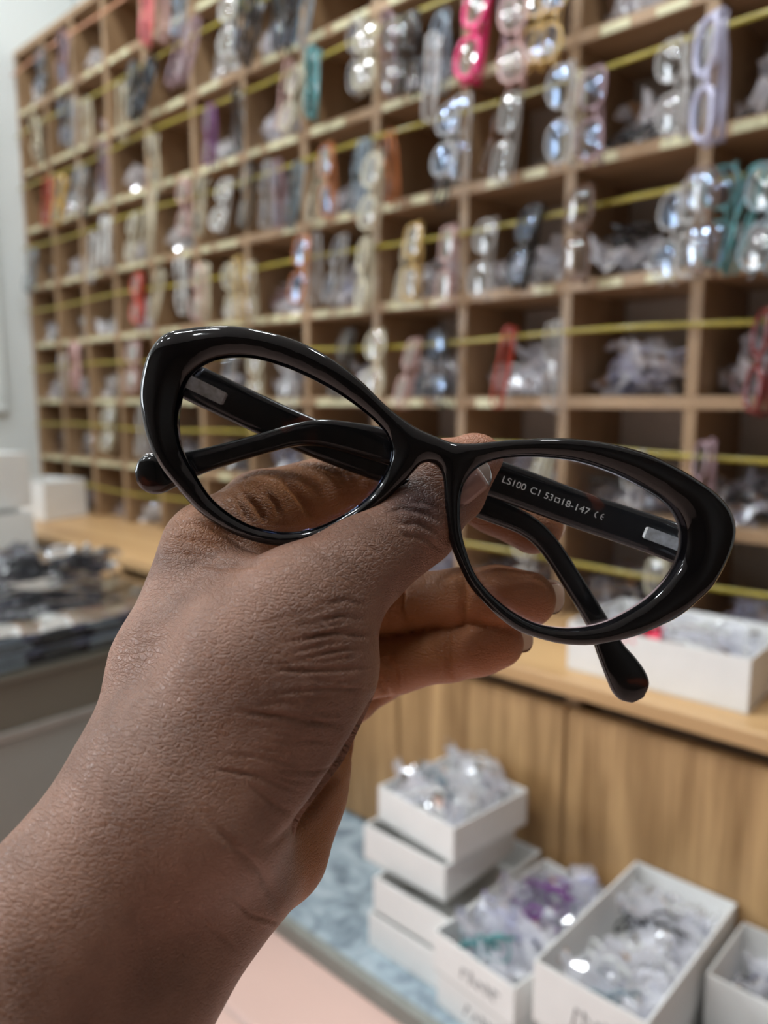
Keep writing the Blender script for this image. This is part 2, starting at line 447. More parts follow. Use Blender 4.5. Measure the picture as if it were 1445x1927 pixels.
# ------------------------------------------------------------------ hanging eyeglasses
def rim_pts(cz, rx, rz, p, n=22, sk=0.0):
    out = []
    for k in range(n):
        a = 2 * math.pi * k / n
        c, s = math.cos(a), math.sin(a)
        x = rx * math.copysign(abs(c) ** (2 / p), c)
        z = rz * math.copysign(abs(s) ** (2 / p), s)
        out.append((x + sk * z * abs(z) / rz * (1 if cz > 0 else -1) * (1 if z * cz > 0 else 0.2), 0.0, cz + z))
    return out
STY = []
for (rx, rz, p, wr, sk) in ((0.0225, 0.0275, 2.1, 0.0022, 0.0), (0.019, 0.028, 3.0, 0.0028, 0.10), (0.0175, 0.0275, 3.6, 0.0019, 0.0), (0.021, 0.0285, 2.4, 0.0042, 0.2)):
    rims, lenses = [], []
    for sgn in (1, -1):
        pts = rim_pts(sgn * 0.036, rx, rz, p, sk=sk)
        rims.append(tube(pts, wr, 6, True, up=(0, 1, 0)))
        n = len(pts)
        lv, lf_ = [(0, -0.0042, sgn * 0.036)], []
        for rg in (.33, .67, 1.0):
            lv += [(q[0] * rg, -0.0042 * (1 - rg * rg), sgn * 0.036 + (q[2] - sgn * 0.036) * rg) for q in pts]
        lf_ += [(0, 1 + k, 1 + (k + 1) % n) for k in range(n)]
        for rg in (0, 1):
            lf_ += [(1 + rg * n + k, 1 + (rg + 1) * n + k, 1 + (rg + 1) * n + (k + 1) % n, 1 + rg * n + (k + 1) % n) for k in range(n)]
        lenses.append(mesh('lens', lv, lf_, True))
    bridge = tube([(rx * .25, 0, 0.0115), (rx * .42, -.001, 0.004), (rx * .42, -.001, -0.004), (rx * .25, 0, -0.0115)], wr * 1.05, 6, up=(0, 1, 0))
    ends = [tube([(rx * .55, 0, s * 0.060), (rx * .6, .004, s * 0.0665), (rx * .6, .012, s * 0.0685)], wr * 1.1, 6, up=(0, 1, 0)) for s in (1, -1)]
    fm = mesh('frame_front', *merge(*rims, bridge, *ends), smooth=True)
    tms = []
    for s, yy in ((1, 0.0125), (-1, 0.0185)):
        pth = [(rx * .6, yy, s * 0.0685), (rx * .5, yy + .001, s * 0.02), (rx * .35, yy + .001, -s * 0.03), (rx * .15, yy, -s * 0.048), (-rx * .35, yy, -s * 0.064), (-rx * .5, yy, -s * 0.069)]
        tms.append(mesh('temple', *tube(pth, [wr * 1.2, wr * 1.1, wr, wr, wr * 1.2, wr * 1.3], 6, flat=0.7, up=(1, 0, 0)), smooth=True))
    STY.append((fm, lenses, tms))
used_labels = {}
def uniq(lab, group_key=None):
    used_labels[lab] = used_labels.get(lab, 0) + 1
    return lab
SHAPE_WORD = ['round', 'softly squared', 'narrow rectangular', 'cat-eye']
HANG = []
def hang(px, py, colr, sty, scale=1.0, yaw=0.0, tilt=0.0):
    p = ony(px, py, DY - 0.028)
    HANG.append([p, colr, sty, scale, yaw, tilt, px, py])
HL = """75 132 dark_grey 1;116 110 mauve 0;271 26 coral_pink 3;300 24 pale_pink 0;333 16 pale_blue 2;68 263 cream 0;116 229 dark_grey 2;131 231 clear 0;158 231 cream 0
223 212 cream 2;245 171 dark_grey 3;271 163 black 3;326 105 mauve 0;347 92 mauve 1;84 379 red 2;109 376 gold 1;139 350 clear 2;154 360 black 0;191 316 mauve 2;287 310 cream 0;342 389 pale_pink 0;373 389 cream 0;275 410 cream 0
426 47 white 0;449 39 black 0;468 58 black 1;518 34 dark_grey 2;541 26 black 1;565 24 pale_blue 0;389 255 purple 2;444 224 black 0;528 180 pale_pink 0;546 184 cream 0;582 160 teal 3;665 105 clear 0;686 105 cream 0;722 105 mauve 0
415 384 white 0;457 368 dark_grey 0;494 368 clear 0;518 368 mauve 2;547 368 grey_blue 1;592 355 cream 0;612 340 orange 2;665 334 grey_blue 0;680 332 grey_blue 1;694 360 cream 0;728 318 orange 0
740 103 dark_grey 0;772 100 black 1;821 100 pale_blue 0;803 150 white 2;888 60 hot_pink 3;947 62 mauve 0;965 72 pale_pink 0;1009 40 gold 1;1035 34 gold 0;838 262 clear 0;866 258 clear 2;927 252 brown 0;950 258 clear 2;1054 215 clear 0;1073 222 cream 2;1112 215 mauve 1;1262 165 clear 0;1291 155 clear 1;1326 152 lilac 3;829 310 black 0
757 500 cream 2;773 492 gold 2;836 500 pale_pink 2;906 485 clear 0;983 462 black 3;1088 440 brown 1;1257 443 clear 0;1293 430 clear 1;1322 412 brown 2;1352 405 teal 0;1384 412 teal 1;1432 408 grey_blue 0
53 509 grey_blue 1;168 485 white 0;192 456 white 3;245 446 cream 0;276 438 cream 0;255 562 red 3;289 555 cream 0;337 540 white 0;368 550 pale_pink 0;137 690 pale_pink 3;110 709 clear 0;247 690 pale_pink 0
378 550 cream 0;431 550 cream 0;443 546 gold 2;466 550 cream 0;562 506 orange 2;583 506 clear 0;625 506 clear 0;680 518 cream 3;637 684 dark_grey 0;704 684 cream 0;762 700 pale_pink 2;820 692 black 0
937 690 red 2;1034 690 clear 2;1425 680 dark_red 3;1311 912 mauve 0;478 710 cream 0;538 706 clear 0;425 715 clear 2;200 806 cream 0;262 812 clear 0;1000 920 cream 0;1180 930 clear 2;980 1060 clear 0;1230 1130 cream 2"""
hr = random.Random(8)
for item in HL.replace('\n', ';').split(';'):
    a = item.split()
    hang(float(a[0]), float(a[1]), a[2].replace('_', ' '), int(a[3]), hr.uniform(.94, 1.04), hr.uniform(-0.75, 0.55), hr.uniform(-.10, .10))
def cell_of(p):
    c = min(range(len(DIV) - 1), key=lambda k: 0 if DIV[k + 1] <= p[0] < DIV[k] else min(abs(p[0] - DIV[k]), abs(p[0] - DIV[k + 1])) + 1)
    z = p[2] - CAMZ
    r = max([k for k in range(len(ROWS) - 1) if ROWS[k] <= z + 0.01] + [0])
    return c, min(r, 7)
HANG.sort(key=lambda h: h[0][0])
layer = []
for k, h in enumerate(HANG):
    busy = {layer[g] for g in range(k) if abs(HANG[g][0][0] - h[0][0]) < .058 and abs(HANG[g][0][2] - h[0][2]) < .15}
    layer.append(next(q for q in range(9) if q not in busy))
for h, q in zip(HANG, layer): h[0] = ony(h[6], h[7], DY - .040 - .028 * q)
seen = {}
labs = []
for h in HANG:
    c, r = cell_of(h[0])
    lab = f'{h[1]} {SHAPE_WORD[h[2]]} eyeglasses hanging in {rowname(r)} row, {colname(c)} cell from left wall'
    seen.setdefault(lab, []).append(h); labs.append(lab)
cnt = {}
for h, lab in zip(HANG, labs):
    k = len(seen[lab])
    if k > 1:
        cnt[lab] = cnt.get(lab, 0) + 1
        lab = lab.replace(' eyeglasses', ' eyeglasses, ' + (['left', 'right'] if k == 2 else ['left', 'middle', 'right'])[min(cnt[lab] - 1, 2)] + ' one,')
    p, colr, sty, sc, yaw, tilt = h[:6]
    big = {'hot pink': 1.1, 'lilac': 1.12}.get(colr, 1.0)
    t = empty('hanging_eyeglasses', tuple(p), yaw - 0.35)
    t.rotation_euler = (hr.uniform(-.30, .06), tilt, yaw - 0.3); t.scale = (sc * big,) * 3
    tag(t, lab, 'eyeglasses', 'eyeglasses hanging from the shelf straps')
    fm, lens, tms = STY[sty]
    fmat = M['frame ' + colr]
    link('frame_front', fm, fmat, t)
    lmat = M['cream_glare_lens' if colr in ('cream', 'white', 'pale pink', 'red') else hr.choice(['demo_lens', 'blue_lens'])]
    for l in lens: link('lens', l, lmat, t)
    for q in tms: link('temple', q, fmat, t)

# ------------------------------------------------------------------ plastic bags of eyeglasses in the cells
def smooth_noise(p, s): return mnoise.noise(Vector(p) * s)
def make_bag(seed, wx=0.19, dy=0.15, hz=0.095, n_sheets=13, ragged=1.0):
    r = random.Random(seed)
    V, F = [], []
    for s in range(n_sheets):
        L, Wd = r.uniform(.10, .17), r.uniform(.03, .055)
        cx, cy = r.uniform(-wx * .36, wx * .36), r.uniform(-dy * .35, dy * .35)
        cz = r.uniform(.015, hz * .78) * (1 - 0.5 * abs(cx) / (wx * .5))
        az, ti, ro = r.gauss(0, .55), r.gauss(0, .42) * ragged, r.uniform(-1.1, 1.1)
        R = Matrix.Rotation(az, 3, 'Z') @ Matrix.Rotation(ti, 3, 'Y') @ Matrix.Rotation(ro, 3, 'X')
        nu, nv = 9, 5
        b = len(V)
        f1, f2, ph = r.uniform(1.5, 3.5), r.uniform(2, 5), r.uniform(0, 6)
        for i in range(nu):
            for j in range(nv):
                u, w = i / (nu - 1) - .5, j / (nv - 1) - .5
                q = Vector((u * L, w * Wd * (1 - .25 * abs(u)), .009 * math.sin(f1 * u * 6 + ph) + .006 * math.sin(f2 * w * 5 + u * 9 + ph) + .004 * r.uniform(-1, 1)))
                q = R @ q + Vector((cx, cy, cz))
                q.x = max(-wx / 2, min(wx / 2, q.x)); q.y = max(-dy / 2, min(dy / 2, q.y)); q.z = max(.001, min(hz * 1.25, q.z))
                V.append(q)
        for i in range(nu - 1):
            for j in range(nv - 1):
                F.append((b + i * nv + j, b + i * nv + j + 1, b + (i + 1) * nv + j + 1, b + (i + 1) * nv + j))
    return mesh('plastic_sleeves', V, F)
def make_inside(seed, wx=0.17, dy=0.12, hz=0.07, n=4):
    r = random.Random(seed)
    parts = []
    for s in range(n):
        c = Vector((r.uniform(-wx * .3, wx * .3), r.uniform(-dy * .4, dy * .1), r.uniform(.022, hz * .8)))
        R = Matrix.Rotation(r.uniform(-.6, .6), 3, 'Z') @ Matrix.Rotation(r.uniform(-.4, .4), 3, 'Y') @ Matrix.Rotation(r.uniform(-.7, .4), 3, 'X')
        for sg in (1, -1):
            pts = [R @ Vector((q[2] * .8, q[1], q[0] * .8)) + c for q in rim_pts(sg * .034, .018, .027, 2.6, 14)]
            for q in pts:
                q.x = max(-wx / 2, min(wx / 2, q.x)); q.z = max(.003, q.z); q.y = max(-dy / 2, min(dy / 2, q.y))
            parts.append(tube(pts, .0021, 5, True, up=R @ Vector((0, 1, 0))))
        a = R @ Vector((-.06, .008, .008)) + c; b2 = R @ Vector((.06, .010, .004)) + c
        for q in (a, b2):
            q.x = max(-wx / 2, min(wx / 2, q.x)); q.z = max(.004, q.z); q.y = max(-dy / 2, min(dy / 2, q.y))
        parts.append(tube([a, (a + b2) / 2 + Vector((0, 0, .003)), b2], .0024, 5))
    return mesh('packed_frames', *merge(*parts), smooth=True)
BAGS = [make_bag(40 + k) for k in range(7)]
INS = [make_inside(80 + k) for k in range(6)]
br = random.Random(21)
tint_word = {'sleeve': 'clear', 'sleeve_dense': 'milky white', 'bag_grey': 'smoky grey'}
EMPTY_CELLS = {(3, 2), (4, 4), (5, 4), (3, 6), (9, 7), (10, 6), (9, 5), (12, 6), (7, 4)}
FILL_OVR = {(3, 3): 1.05, (3, 5): 1.0, (3, 4): 1.0, (3, 2): 1.1, (2, 2): 1.05, (2, 4): 1.1, (2, 5): 1.1, (4, 2): 1.0}
for r in range(0, 8):
    for c in range(2, len(DIV) - 1):
        key = (c, r)
        if key in EMPTY_CELLS and key not in FILL_OVR: continue
        if key not in FILL_OVR and br.random() < (0.10 if r < 5 else 0.28): continue
        xa, xb = DIV[c + 1] + TH / 2 + .003, DIV[c] - TH / 2 - .003
        w = xb - xa
        mk = 'bag_grey' if (r <= 1 and br.random() < .75) else ('sleeve_dense' if (c > 7 and br.random() < .65) else 'sleeve')
        t = empty('plastic_bag', ((xa + xb) / 2, DY + 0.09, CAMZ + ROWS[r] + 0.0008))
        s = FILL_OVR.get(key, br.uniform(.75, 1.0))
        tag(t, f'{tint_word[mk]} bag of eyeglasses in {rowname(r)} row, {colname(c)} cell from left wall', 'plastic bag', 'bags of eyeglasses in the shelf cells')
        ob = link('plastic_sleeves', BAGS[br.randrange(7)], M[mk], t)
        ob.scale = (w / .195, 1.0, s)
        k = br.randrange(6)
        colr = br.choice(['black', 'dark grey', 'grey blue', 'brown', 'clear', 'mauve', 'black', 'lilac']) if mk != 'sleeve_dense' else br.choice(['clear', 'cream', 'pale pink', 'grey blue', 'white'])
        oi = link('packed_frames', INS[k], M['frame ' + colr], t)
        oi.scale = (w / .195, 1.0, s)

# ------------------------------------------------------------------ cartons
def carton(name, x0, x1, y0, y1, z0, z1, label, rot=0.0, group=None, marks=0, th=0.0022):
    cx, cy = (x0 + x1) / 2, (y0 + y1) / 2
    sx, sy, sz = x1 - x0, y1 - y0, z1 - z0
    t = empty(name, (cx, cy, z0), rot)
    tag(t, label, 'box', group)
    v, f = bevel_box(sx, sy, th); link('base_panel', mesh('base_panel', v, f), M['grey_card'], t)
    for s in (1, -1):
        v, f = bevel_box(sx, th, sz - th); link('side_panel', mesh('side_panel', v, f), M['white_card'], t, (0, s * (sy - th) / 2, th))
        v, f = bevel_box(th, sy - 2 * th - .0004, sz - th); link('side_panel', mesh('side_panel', v, f), M['white_card'], t, (s * (sx - th) / 2, 0, th))
    if marks:
        r = random.Random(marks); parts = []
        x = -sx * .12
        for k in range(5):
            hgt = sz * .36
            a = (x, -sy / 2 - .0004, sz * .30 + r.uniform(0, .003)); b = (x + r.uniform(-.003, .006), -sy / 2 - .0004, sz * .30 + hgt * r.uniform(.7, 1))
            cpt = (x + .008, -sy / 2 - .0004, sz * .30 + hgt * r.uniform(.1, .8))
            parts.append(tube([a, b, cpt], .0009, 4)); x += .012
        link('pen_marks', mesh('pen_marks', *merge(*parts)), M['ink'], t)
    return t
Z = lambda v_: CAMZ + v_
G = 'white cartons stacked on the slab'
bx = dict(group=G)
carton('carton', -0.660, -0.528, 0.678, 0.900 - .012, MARBLE + .0006, Z(-.6805), 'white carton at the very bottom of the four-high carton stack', **bx)
carton('carton', -0.657, -0.526, 0.684, 0.888, Z(-.680), Z(-.631), 'white carton second from the bottom of the four-high carton stack', **bx)
carton('carton', -0.696, -0.553, 0.706, 0.862, Z(-.6305), Z(-.581), 'white carton third from the bottom of the stack, shifted towards the wall', **bx)
cA = carton('carton', -0.684, -0.540, 0.722, 0.868, Z(-.5805), Z(-.531), 'open white carton on top of the four-high stack, heaped with clear packs', rot=-.10, **bx)
carton('carton', -0.518, -0.398, 0.655, 0.870, MARBLE + .0006, Z(-.683), 'white carton with pen marks under the open carton of purple packs', rot=-.10, marks=5, **bx)
cE = carton('carton', -0.522, -0.398, 0.652, 0.872, Z(-.6825), Z(-.632), 'open white carton of purple tinted packs beside the tall stack', rot=-.10, marks=9, **bx)
carton('carton', -0.384, -0.263, 0.655, 0.880, MARBLE + .0006, Z(-.6555), 'closed-in white carton under the wide open carton of pale packs', **bx)
cF = carton('carton', -0.386, -0.262, 0.646, 0.888, Z(-.655), Z(-.585), 'wide open white carton of pale clear packs, pen marks on its front', marks=14, **bx)
cG = carton('carton', -0.254, -0.120, 0.775, 0.888, MARBLE + .0006, Z(-.604), 'open white carton of silvery packs at the right edge of the photo', **bx)
cH = carton('carton', -0.254, -0.126, 0.625, 0.768, MARBLE + .0006, Z(-.665), 'low white carton in front of the carton of silvery packs', **bx)

def fill_packs(t, sx, sy, z0, hz, n, mats, cat, labels, seed, group):
    """loose clear packs lying in a carton, each pack a thing with its frame inside"""
    r = random.Random(seed)
    k = 0
    for i in range(n):
        mat = mats[i % len(mats)]
        loc = Vector(t.location) + Matrix.Rotation(t.rotation_euler.z, 3, 'Z') @ Vector((r.uniform(-.03, .03) * sx, ((i + .5) / n - .5) * sy, z0 + .001 + hz * .10 * (i % 2)))
        e = empty('eyeglasses_pack', loc, t.rotation_euler.z + r.uniform(-.03, .03))
        tag(e, labels[i], 'pack', group)
        s = link('clear_sleeve', PK[(seed + i) % len(PK)], M[mat[0]], e); s.scale = (sx * .84 / .135, sy / n * .93 / .075, hz / .05)
        s2 = link('packed_frame', PIN[(seed + i) % len(PIN)], M['frame ' + mat[1]], e); s2.scale = s.scale
PK = [make_bag(140 + k, .135, .075, .048, 6, .6) for k in range(5)]
PIN = [make_inside(180 + k, .125, .06, .042, 2) for k in range(4)]
ordn = ['nearest', 'second nearest', 'middle', 'second farthest', 'farthest']
fill_packs(cA, .138, .140, .012, .062, 4, [('sleeve', 'clear'), ('sleeve_dense', 'grey blue'), ('sleeve', 'white'), ('sleeve', 'clear')], 'pack',
           [f'{o} clear pack heaped in the carton on top of the stack' for o in (ordn[0], ordn[1], ordn[3], ordn[4])], 3, 'packs in the top carton')
fill_packs(cE, .118, .205, .010, .062, 5, [('sleeve', 'teal'), ('sleeve', 'lilac'), ('bag_grey', 'purple'), ('bag_grey', 'purple'), ('sleeve', 'lilac')], 'pack',
           [f'{o} plastic pack in the carton of purple tinted packs' for o in ordn], 11, 'packs in the purple carton')
fill_packs(cF, .118, .225, .010, .050, 5, [('sleeve', 'grey blue'), ('sleeve', 'white'), ('sleeve', 'clear'), ('sleeve', 'dark grey'), ('sleeve', 'clear')], 'pack',
           [f'{o} pale clear pack in the wide open carton' for o in ordn], 23, 'packs in the wide carton')
fill_packs(cG, .128, .10, .050, .045, 3, [('sleeve', 'clear'), ('sleeve', 'black'), ('sleeve', 'lilac')], 'pack',
           [f'{o} silvery pack in the carton at the right edge' for o in ('nearest', 'middle', 'farthest')], 31, 'packs in the right carton')
fill_packs(cH, .12, .13, .003, .035, 2, [('bag_grey', 'black'), ('bag_grey', 'dark grey')], 'pack',
           [f'{o} dark pack in the low carton' for o in ('nearer', 'farther')], 37, 'packs in the low carton')

# white box on the counter
cB = carton('carton', -0.503, -0.272, 0.902, 1.066, TOP + .0006, TOP + .066, 'open white carton on the counter behind the held eyeglasses', rot=0.02)
fill_packs(cB, .21, .15, .006, .058, 3, [('sleeve_dense', 'white'), ('sleeve', 'clear'), ('sleeve', 'white')], 'pack',
           [f'{o} white pack lying in the carton on the counter' for o in ('nearest', 'middle', 'farthest')], 41, 'packs in the counter carton')
cr = link('red_cloth_flower', None)
bpy.data.objects.remove(cr)
M['red'] = plain('red_ribbon', (0.72, 0.015, 0.07), 0.5, var=0.15, scale=120)
pv, pf = [], []
rr = random.Random(2)
parts = []
for k in range(9):
    a = k * 2.4; rad = .006 + .0022 * k
    c = Vector((math.cos(a) * rad, math.sin(a) * rad * .8, .010 + .0035 * (9 - k)))
    q = []
    for i in range(7):
        for j in range(7):
            u, w = i / 6 - .5, j / 6 - .5
            q.append(c + Vector((u * .024, w * .022 + .003 * math.sin(u * 14 + k), .006 * math.cos(3 * (u + w) + k) - .03 * (u * u + w * w))))
    fq = [(i * 7 + j, i * 7 + j + 1, (i + 1) * 7 + j + 1, (i + 1) * 7 + j) for i in range(6) for j in range(6)]
    parts.append((q, fq))
o = link('ribbon_bow', mesh('ribbon_bow', *merge(*parts), smooth=True), M['red'], None, (-0.408, 0.927, TOP + .045))
tag(o, 'crumpled red ribbon bow in the white carton on the counter', 'ribbon')

# ------------------------------------------------------------------ desk on the left
desk = empty('desk', (-1.6, 0.35, 0))
tag(desk, 'grey green desk on the left with a pale strip along its side', 'desk')
DT = Z(-0.40)
child_box('desk_top', -2.25, -1.142, 0.02, 0.80, DT - .012, DT, M['desk_dark'], desk, .002)
child_box('side_panel', -2.22, -1.150, 0.04, 0.79, Z(-.488), DT - .0122, M['desk_dark'], desk, .001)
child_box('strip', -2.22, -1.146, 0.035, 0.792, Z(-.502), Z(-.4882), M['desk_strip'], desk, .002)
child_box('lower_panel', -2.22, -1.152, 0.04, 0.79, 0.0, Z(-.5022), M['desk_grey'], desk, .001)
M['tray_dark'] = plain('dark_case', (0.018, 0.018, 0.024), 0.25, var=0.3, scale=40, coat=0.4)
M['tray_blue'] = plain('slate_case', (0.10, 0.11, 0.16), 0.3, var=0.2, scale=40, coat=0.4)
M['film'] = glassy('film_wrap', (0.9, 0.93, 0.96), base=0.10, rough=0.10, haze=0.55, hazecol=(0.62, 0.72, 0.78))
zz = DT + .0006
lay = [('tray_dark', .015), ('tray_blue', .011), ('tray_dark', .013), ('tray_blue', .012), ('tray_dark', .011)]
lw = ['lowest', 'second lowest', 'middle', 'second highest', 'topmost']
for k, (mt, hh) in enumerate(lay):
    t = empty('flat_pack', (-1.325 + .004 * (k % 2), 0.455 + .006 * (k % 3), zz), (.03, -.02, .015, .0, -.025)[k])
    tag(t, f'{lw[k]} dark flat pack of eyeglasses in the wrapped pile on the left desk', 'pack', 'flat packs piled on the left desk')
    v, f = bevel_box(.34, .46, hh - .0012, .004); link('case', mesh('case', v, f), M[mt], t)
    for q in range(6):
        v, f = bevel_box(.004, .052, hh * .5, .001)
        link('frame_edge', mesh('frame_edge', v, f), M['frame dark grey' if q % 2 else 'frame grey blue'], t, (.1722, -.19 + .076 * q, hh * .22))
    zz += hh
# rumpled film over the pile
nu, nv = 34, 34
V, F = [], []
for i in range(nu):
    for j in range(nv):
        u, w = i / (nu - 1) * 2 - 1, j / (nv - 1) * 2 - 1
        x, y = u * .195, w * .262
        ed = max(0, abs(u) - .90) / .10, max(0, abs(w) - .90) / .10
        z = .004 + .012 * abs(smooth_noise((x, y, .2), 9)) + .006 * abs(smooth_noise((x, y, 1.2), 25)) - .012 * max(ed)
        V.append((x, y, z))
for i in range(nu - 1):
    for j in range(nv - 1):
        F.append((i * nv + j, i * nv + j + 1, (i + 1) * nv + j + 1, (i + 1) * nv + j))
o = link('film_wrap', mesh('film_wrap', V, F, True), M['film'], None, (-1.325, .462, zz))
tag(o, 'pale blue clear film wrapped over the pile of flat packs on the desk', 'film')
# dark bundle on top
for nm, lo, sc, cl, lb in (('eyeglasses_bundle', (-1.36, .57, zz + .020), (1.2, 1.4, .75), 'black', 'bundle of black eyeglasses in a smoky sleeve on top of the wrapped pile'),
                           ('eyeglasses_bundle', (-1.36, .30, zz + .020), (1.2, 1.4, .7), 'brown', 'bundle of brown eyeglasses lying on the near end of the wrapped pile')):
    t = empty(nm, lo, .5); tag(t, lb, 'bundle')
    a = link('smoky_sleeve', BAGS[2], M['dark_sleeve'], t); a.scale = sc
    b2 = link('packed_frames', INS[1], M['frame ' + cl], t); b2.scale = sc
    b3 = link('packed_frames', INS[3], M['frame ' + cl], t); b3.scale = sc
carton('carton', -2.06, -1.86, 0.58, 0.76, DT + .0006, DT + .135, 'white carton standing at the far end of the left desk', rot=.05, group='white cartons on the left desk')
carton('carton', -2.12, -1.93, 0.62, 0.78, DT + .137, DT + .27, 'tilted open white carton on top of the one at the desk end', rot=.22, group='white cartons on the left desk')
carton('carton', -2.50, -2.30, 0.95, 1.10, TOP + .0006, TOP + .115, 'white carton on the counter end by the white wall', rot=.2, group='white cartons on the left desk')

# ------------------------------------------------------------------ implicit surfaces -> mesh (numpy surface nets)
def seg_round(P, a, b, ra, rb):
    ab = b - a; t = np.clip(((P - a) @ ab) / (ab @ ab), 0, 1)
    return np.linalg.norm(P - a - t[..., None] * ab, axis=-1) - (ra + (rb - ra) * t)
def smin(a, b, k):
    h = np.clip(0.5 + 0.5 * (b - a) / k, 0, 1)
    return b * (1 - h) + a * h - k * h * (1 - h)
def surface(fn, lo, hi, h, block=16):
    lo = np.array(lo, float); n = np.ceil((np.array(hi) - lo) / h).astype(int)
    n = ((n + block) // block) * block + 1
    G = np.full(n, 1e3, np.float32)
    rad = h * block * 0.9 + 2 * h
    ax = [lo[i] + h * np.arange(n[i]) for i in range(3)]
    for i in range(0, n[0] - 1, block):
        for j in range(0, n[1] - 1, block):
            cs_ = np.array([[ax[0][i] + h * block / 2, ax[1][j] + h * block / 2, ax[2][k] + h * block / 2] for k in range(0, n[2] - 1, block)])
            d = fn(cs_)
            for q, k in enumerate(range(0, n[2] - 1, block)):
                sl = (slice(i, min(i + block + 1, n[0])), slice(j, min(j + block + 1, n[1])), slice(k, min(k + block + 1, n[2])))
                if abs(d[q]) > rad * 1.35:
                    G[sl] = np.where(np.abs(G[sl]) < 900, G[sl], d[q]); continue
                X = np.stack(np.meshgrid(ax[0][sl[0]], ax[1][sl[1]], ax[2][sl[2]], indexing='ij'), -1)
                G[sl] = fn(X.reshape(-1, 3)).reshape(X.shape[:3])
    S_ = G < 0
    c = [slice(None, -1), slice(1, None)]
    cnt = np.zeros(np.array(n) - 1, np.int8)
    for a in c:
        for b in c:
            for e in c: cnt += S_[a, b, e]
    act = (cnt > 0) & (cnt < 8)
    idx = np.full(act.shape, -1, np.int64); cells = np.argwhere(act); idx[act] = np.arange(len(cells))
    acc = np.zeros((len(cells), 3)); num = np.zeros(len(cells))
    cor = [(a, b, e) for a in (0, 1) for b in (0, 1) for e in (0, 1)]
    val = {q: G[cells[:, 0] + q[0], cells[:, 1] + q[1], cells[:, 2] + q[2]].astype(float) for q in cor}
    for q in cor:
        for d in range(3):
            if q[d]: continue
            p = list(q); p[d] = 1; p = tuple(p)
            a, b = val[q], val[p]; m = (a < 0) != (b < 0)
            t = np.where(m, a / np.where(m, a - b, 1), 0)
            pt = np.zeros((len(cells), 3)) + np.array(q, float); pt[:, d] += t
            acc[m] += pt[m]; num[m] += 1
    Vt = lo + h * (cells + acc / num[:, None])
    F = []
    for d in range(3):
        s0 = [slice(1, -1)] * 3; s1 = [slice(1, -1)] * 3
        s0[d] = slice(0, -1); s1[d] = slice(1, None)
        A, B = S_[tuple(s0)], S_[tuple(s1)]
        ed = np.argwhere(A != B); flip = B[A != B]
        e = ed.copy()
        for q in range(3):
            if q != d: e[:, q] += 1
        o1, o2 = [q for q in range(3) if q != d]
        def at(a, b):
            g = e.copy(); g[:, o1] -= a; g[:, o2] -= b
            return idx[g[:, 0], g[:, 1], g[:, 2]]
        Q = np.stack([at(1, 1), at(0, 1), at(0, 0), at(1, 0)], 1)
        if d == 1: flip = ~flip
        Q[flip] = Q[flip][:, ::-1]
        F.append(Q)
    F = np.concatenate(F)
    F = F[(F >= 0).all(1)]
    return Vt, F
def project_iso(V, fn, it=2, eps=0.05):
    for _ in range(it):
        d = fn(V); g = np.stack([fn(V + np.eye(3)[k] * eps) - fn(V - np.eye(3)[k] * eps) for k in range(3)], -1) / (2 * eps)
        V = V - np.clip(d, -.6, .6)[:, None] * g / np.maximum((g * g).sum(-1, keepdims=True), .25)
    return V
def relax(V, F, it, lam=0.5, mu=-0.52):
    E = np.concatenate([F[:, [0, 1]], F[:, [1, 2]], F[:, [2, 3]], F[:, [3, 0]]]); E = np.concatenate([E, E[:, ::-1]])
    deg = np.bincount(E[:, 0], minlength=len(V))[:, None]
    for k in range(it):
        for w in (lam, mu):
            s = np.stack([np.bincount(E[:, 0], V[E[:, 1], q], minlength=len(V)) for q in range(3)], 1)
            V = V + w * (s / np.maximum(deg, 1) - V)
    return V
def quick_mesh(name, V, F):
    me = bpy.data.meshes.new(name)
    me.vertices.add(len(V)); me.vertices.foreach_set('co', np.asarray(V, np.float32).ravel())
    n = F.shape[1]
    me.loops.add(F.size); me.loops.foreach_set('vertex_index', F.ravel().astype(np.int32))
    me.polygons.add(len(F)); me.polygons.foreach_set('loop_start', (np.arange(len(F)) * n).astype(np.int32))
    me.update(calc_edges=True); me.validate(); me.shade_smooth()
    return me

# ------------------------------------------------------------------ the eyeglasses in the hand
DREF = 179.0
def bend(u): return 0.0011 * u * u            # the front wraps back towards the temples
def yaw_off(u): return -0.030 * u              # left side a little farther away
def front_pts(px):
    out = []
    for x, y in px:
        p = cs(x, y, DREF)
        w = bend(p[0] - 11) + yaw_off(p[0] - 11)
        k = (DREF + w) / DREF
        out.append((p[0] * k, p[1] * k))
    return np.array(out)
def spline(P, n, closed=True):
    P = np.asarray(P, float); m = len(P); out = []
    segs = m if closed else m - 1
    for i in range(segs):
        g = lambda q: P[q % m] if closed else P[max(0, min(m - 1, q))]
        p0, p1, p2, p3 = g(i - 1), g(i), g(i + 1), g(i + 2)
        for t in np.arange(n) / n:
            out.append(.5 * ((2 * p1) + (-p0 + p2) * t + (2 * p0 - 5 * p1 + 4 * p2 - p3) * t * t + (-p0 + 3 * p1 - 3 * p2 + p3) * t ** 3))
    if not closed: out.append(P[-1])
    return np.array(out)
LENS_L = [(332, 790), (337, 833), (350, 864), (367, 893), (391, 930), (415, 954), (441, 973), (475, 990), (517, 1000), (547, 1001), (579, 997), (612, 986), (647, 968), (679, 947), (705, 921), (724, 892), (735, 863), (736, 843), (727, 817), (709, 796), (684, 774), (647, 747), (605, 722), (553, 697), (504, 680), (470, 673), (437, 672), (408, 676), (385, 685), (366, 698), (350, 716), (339, 745)]
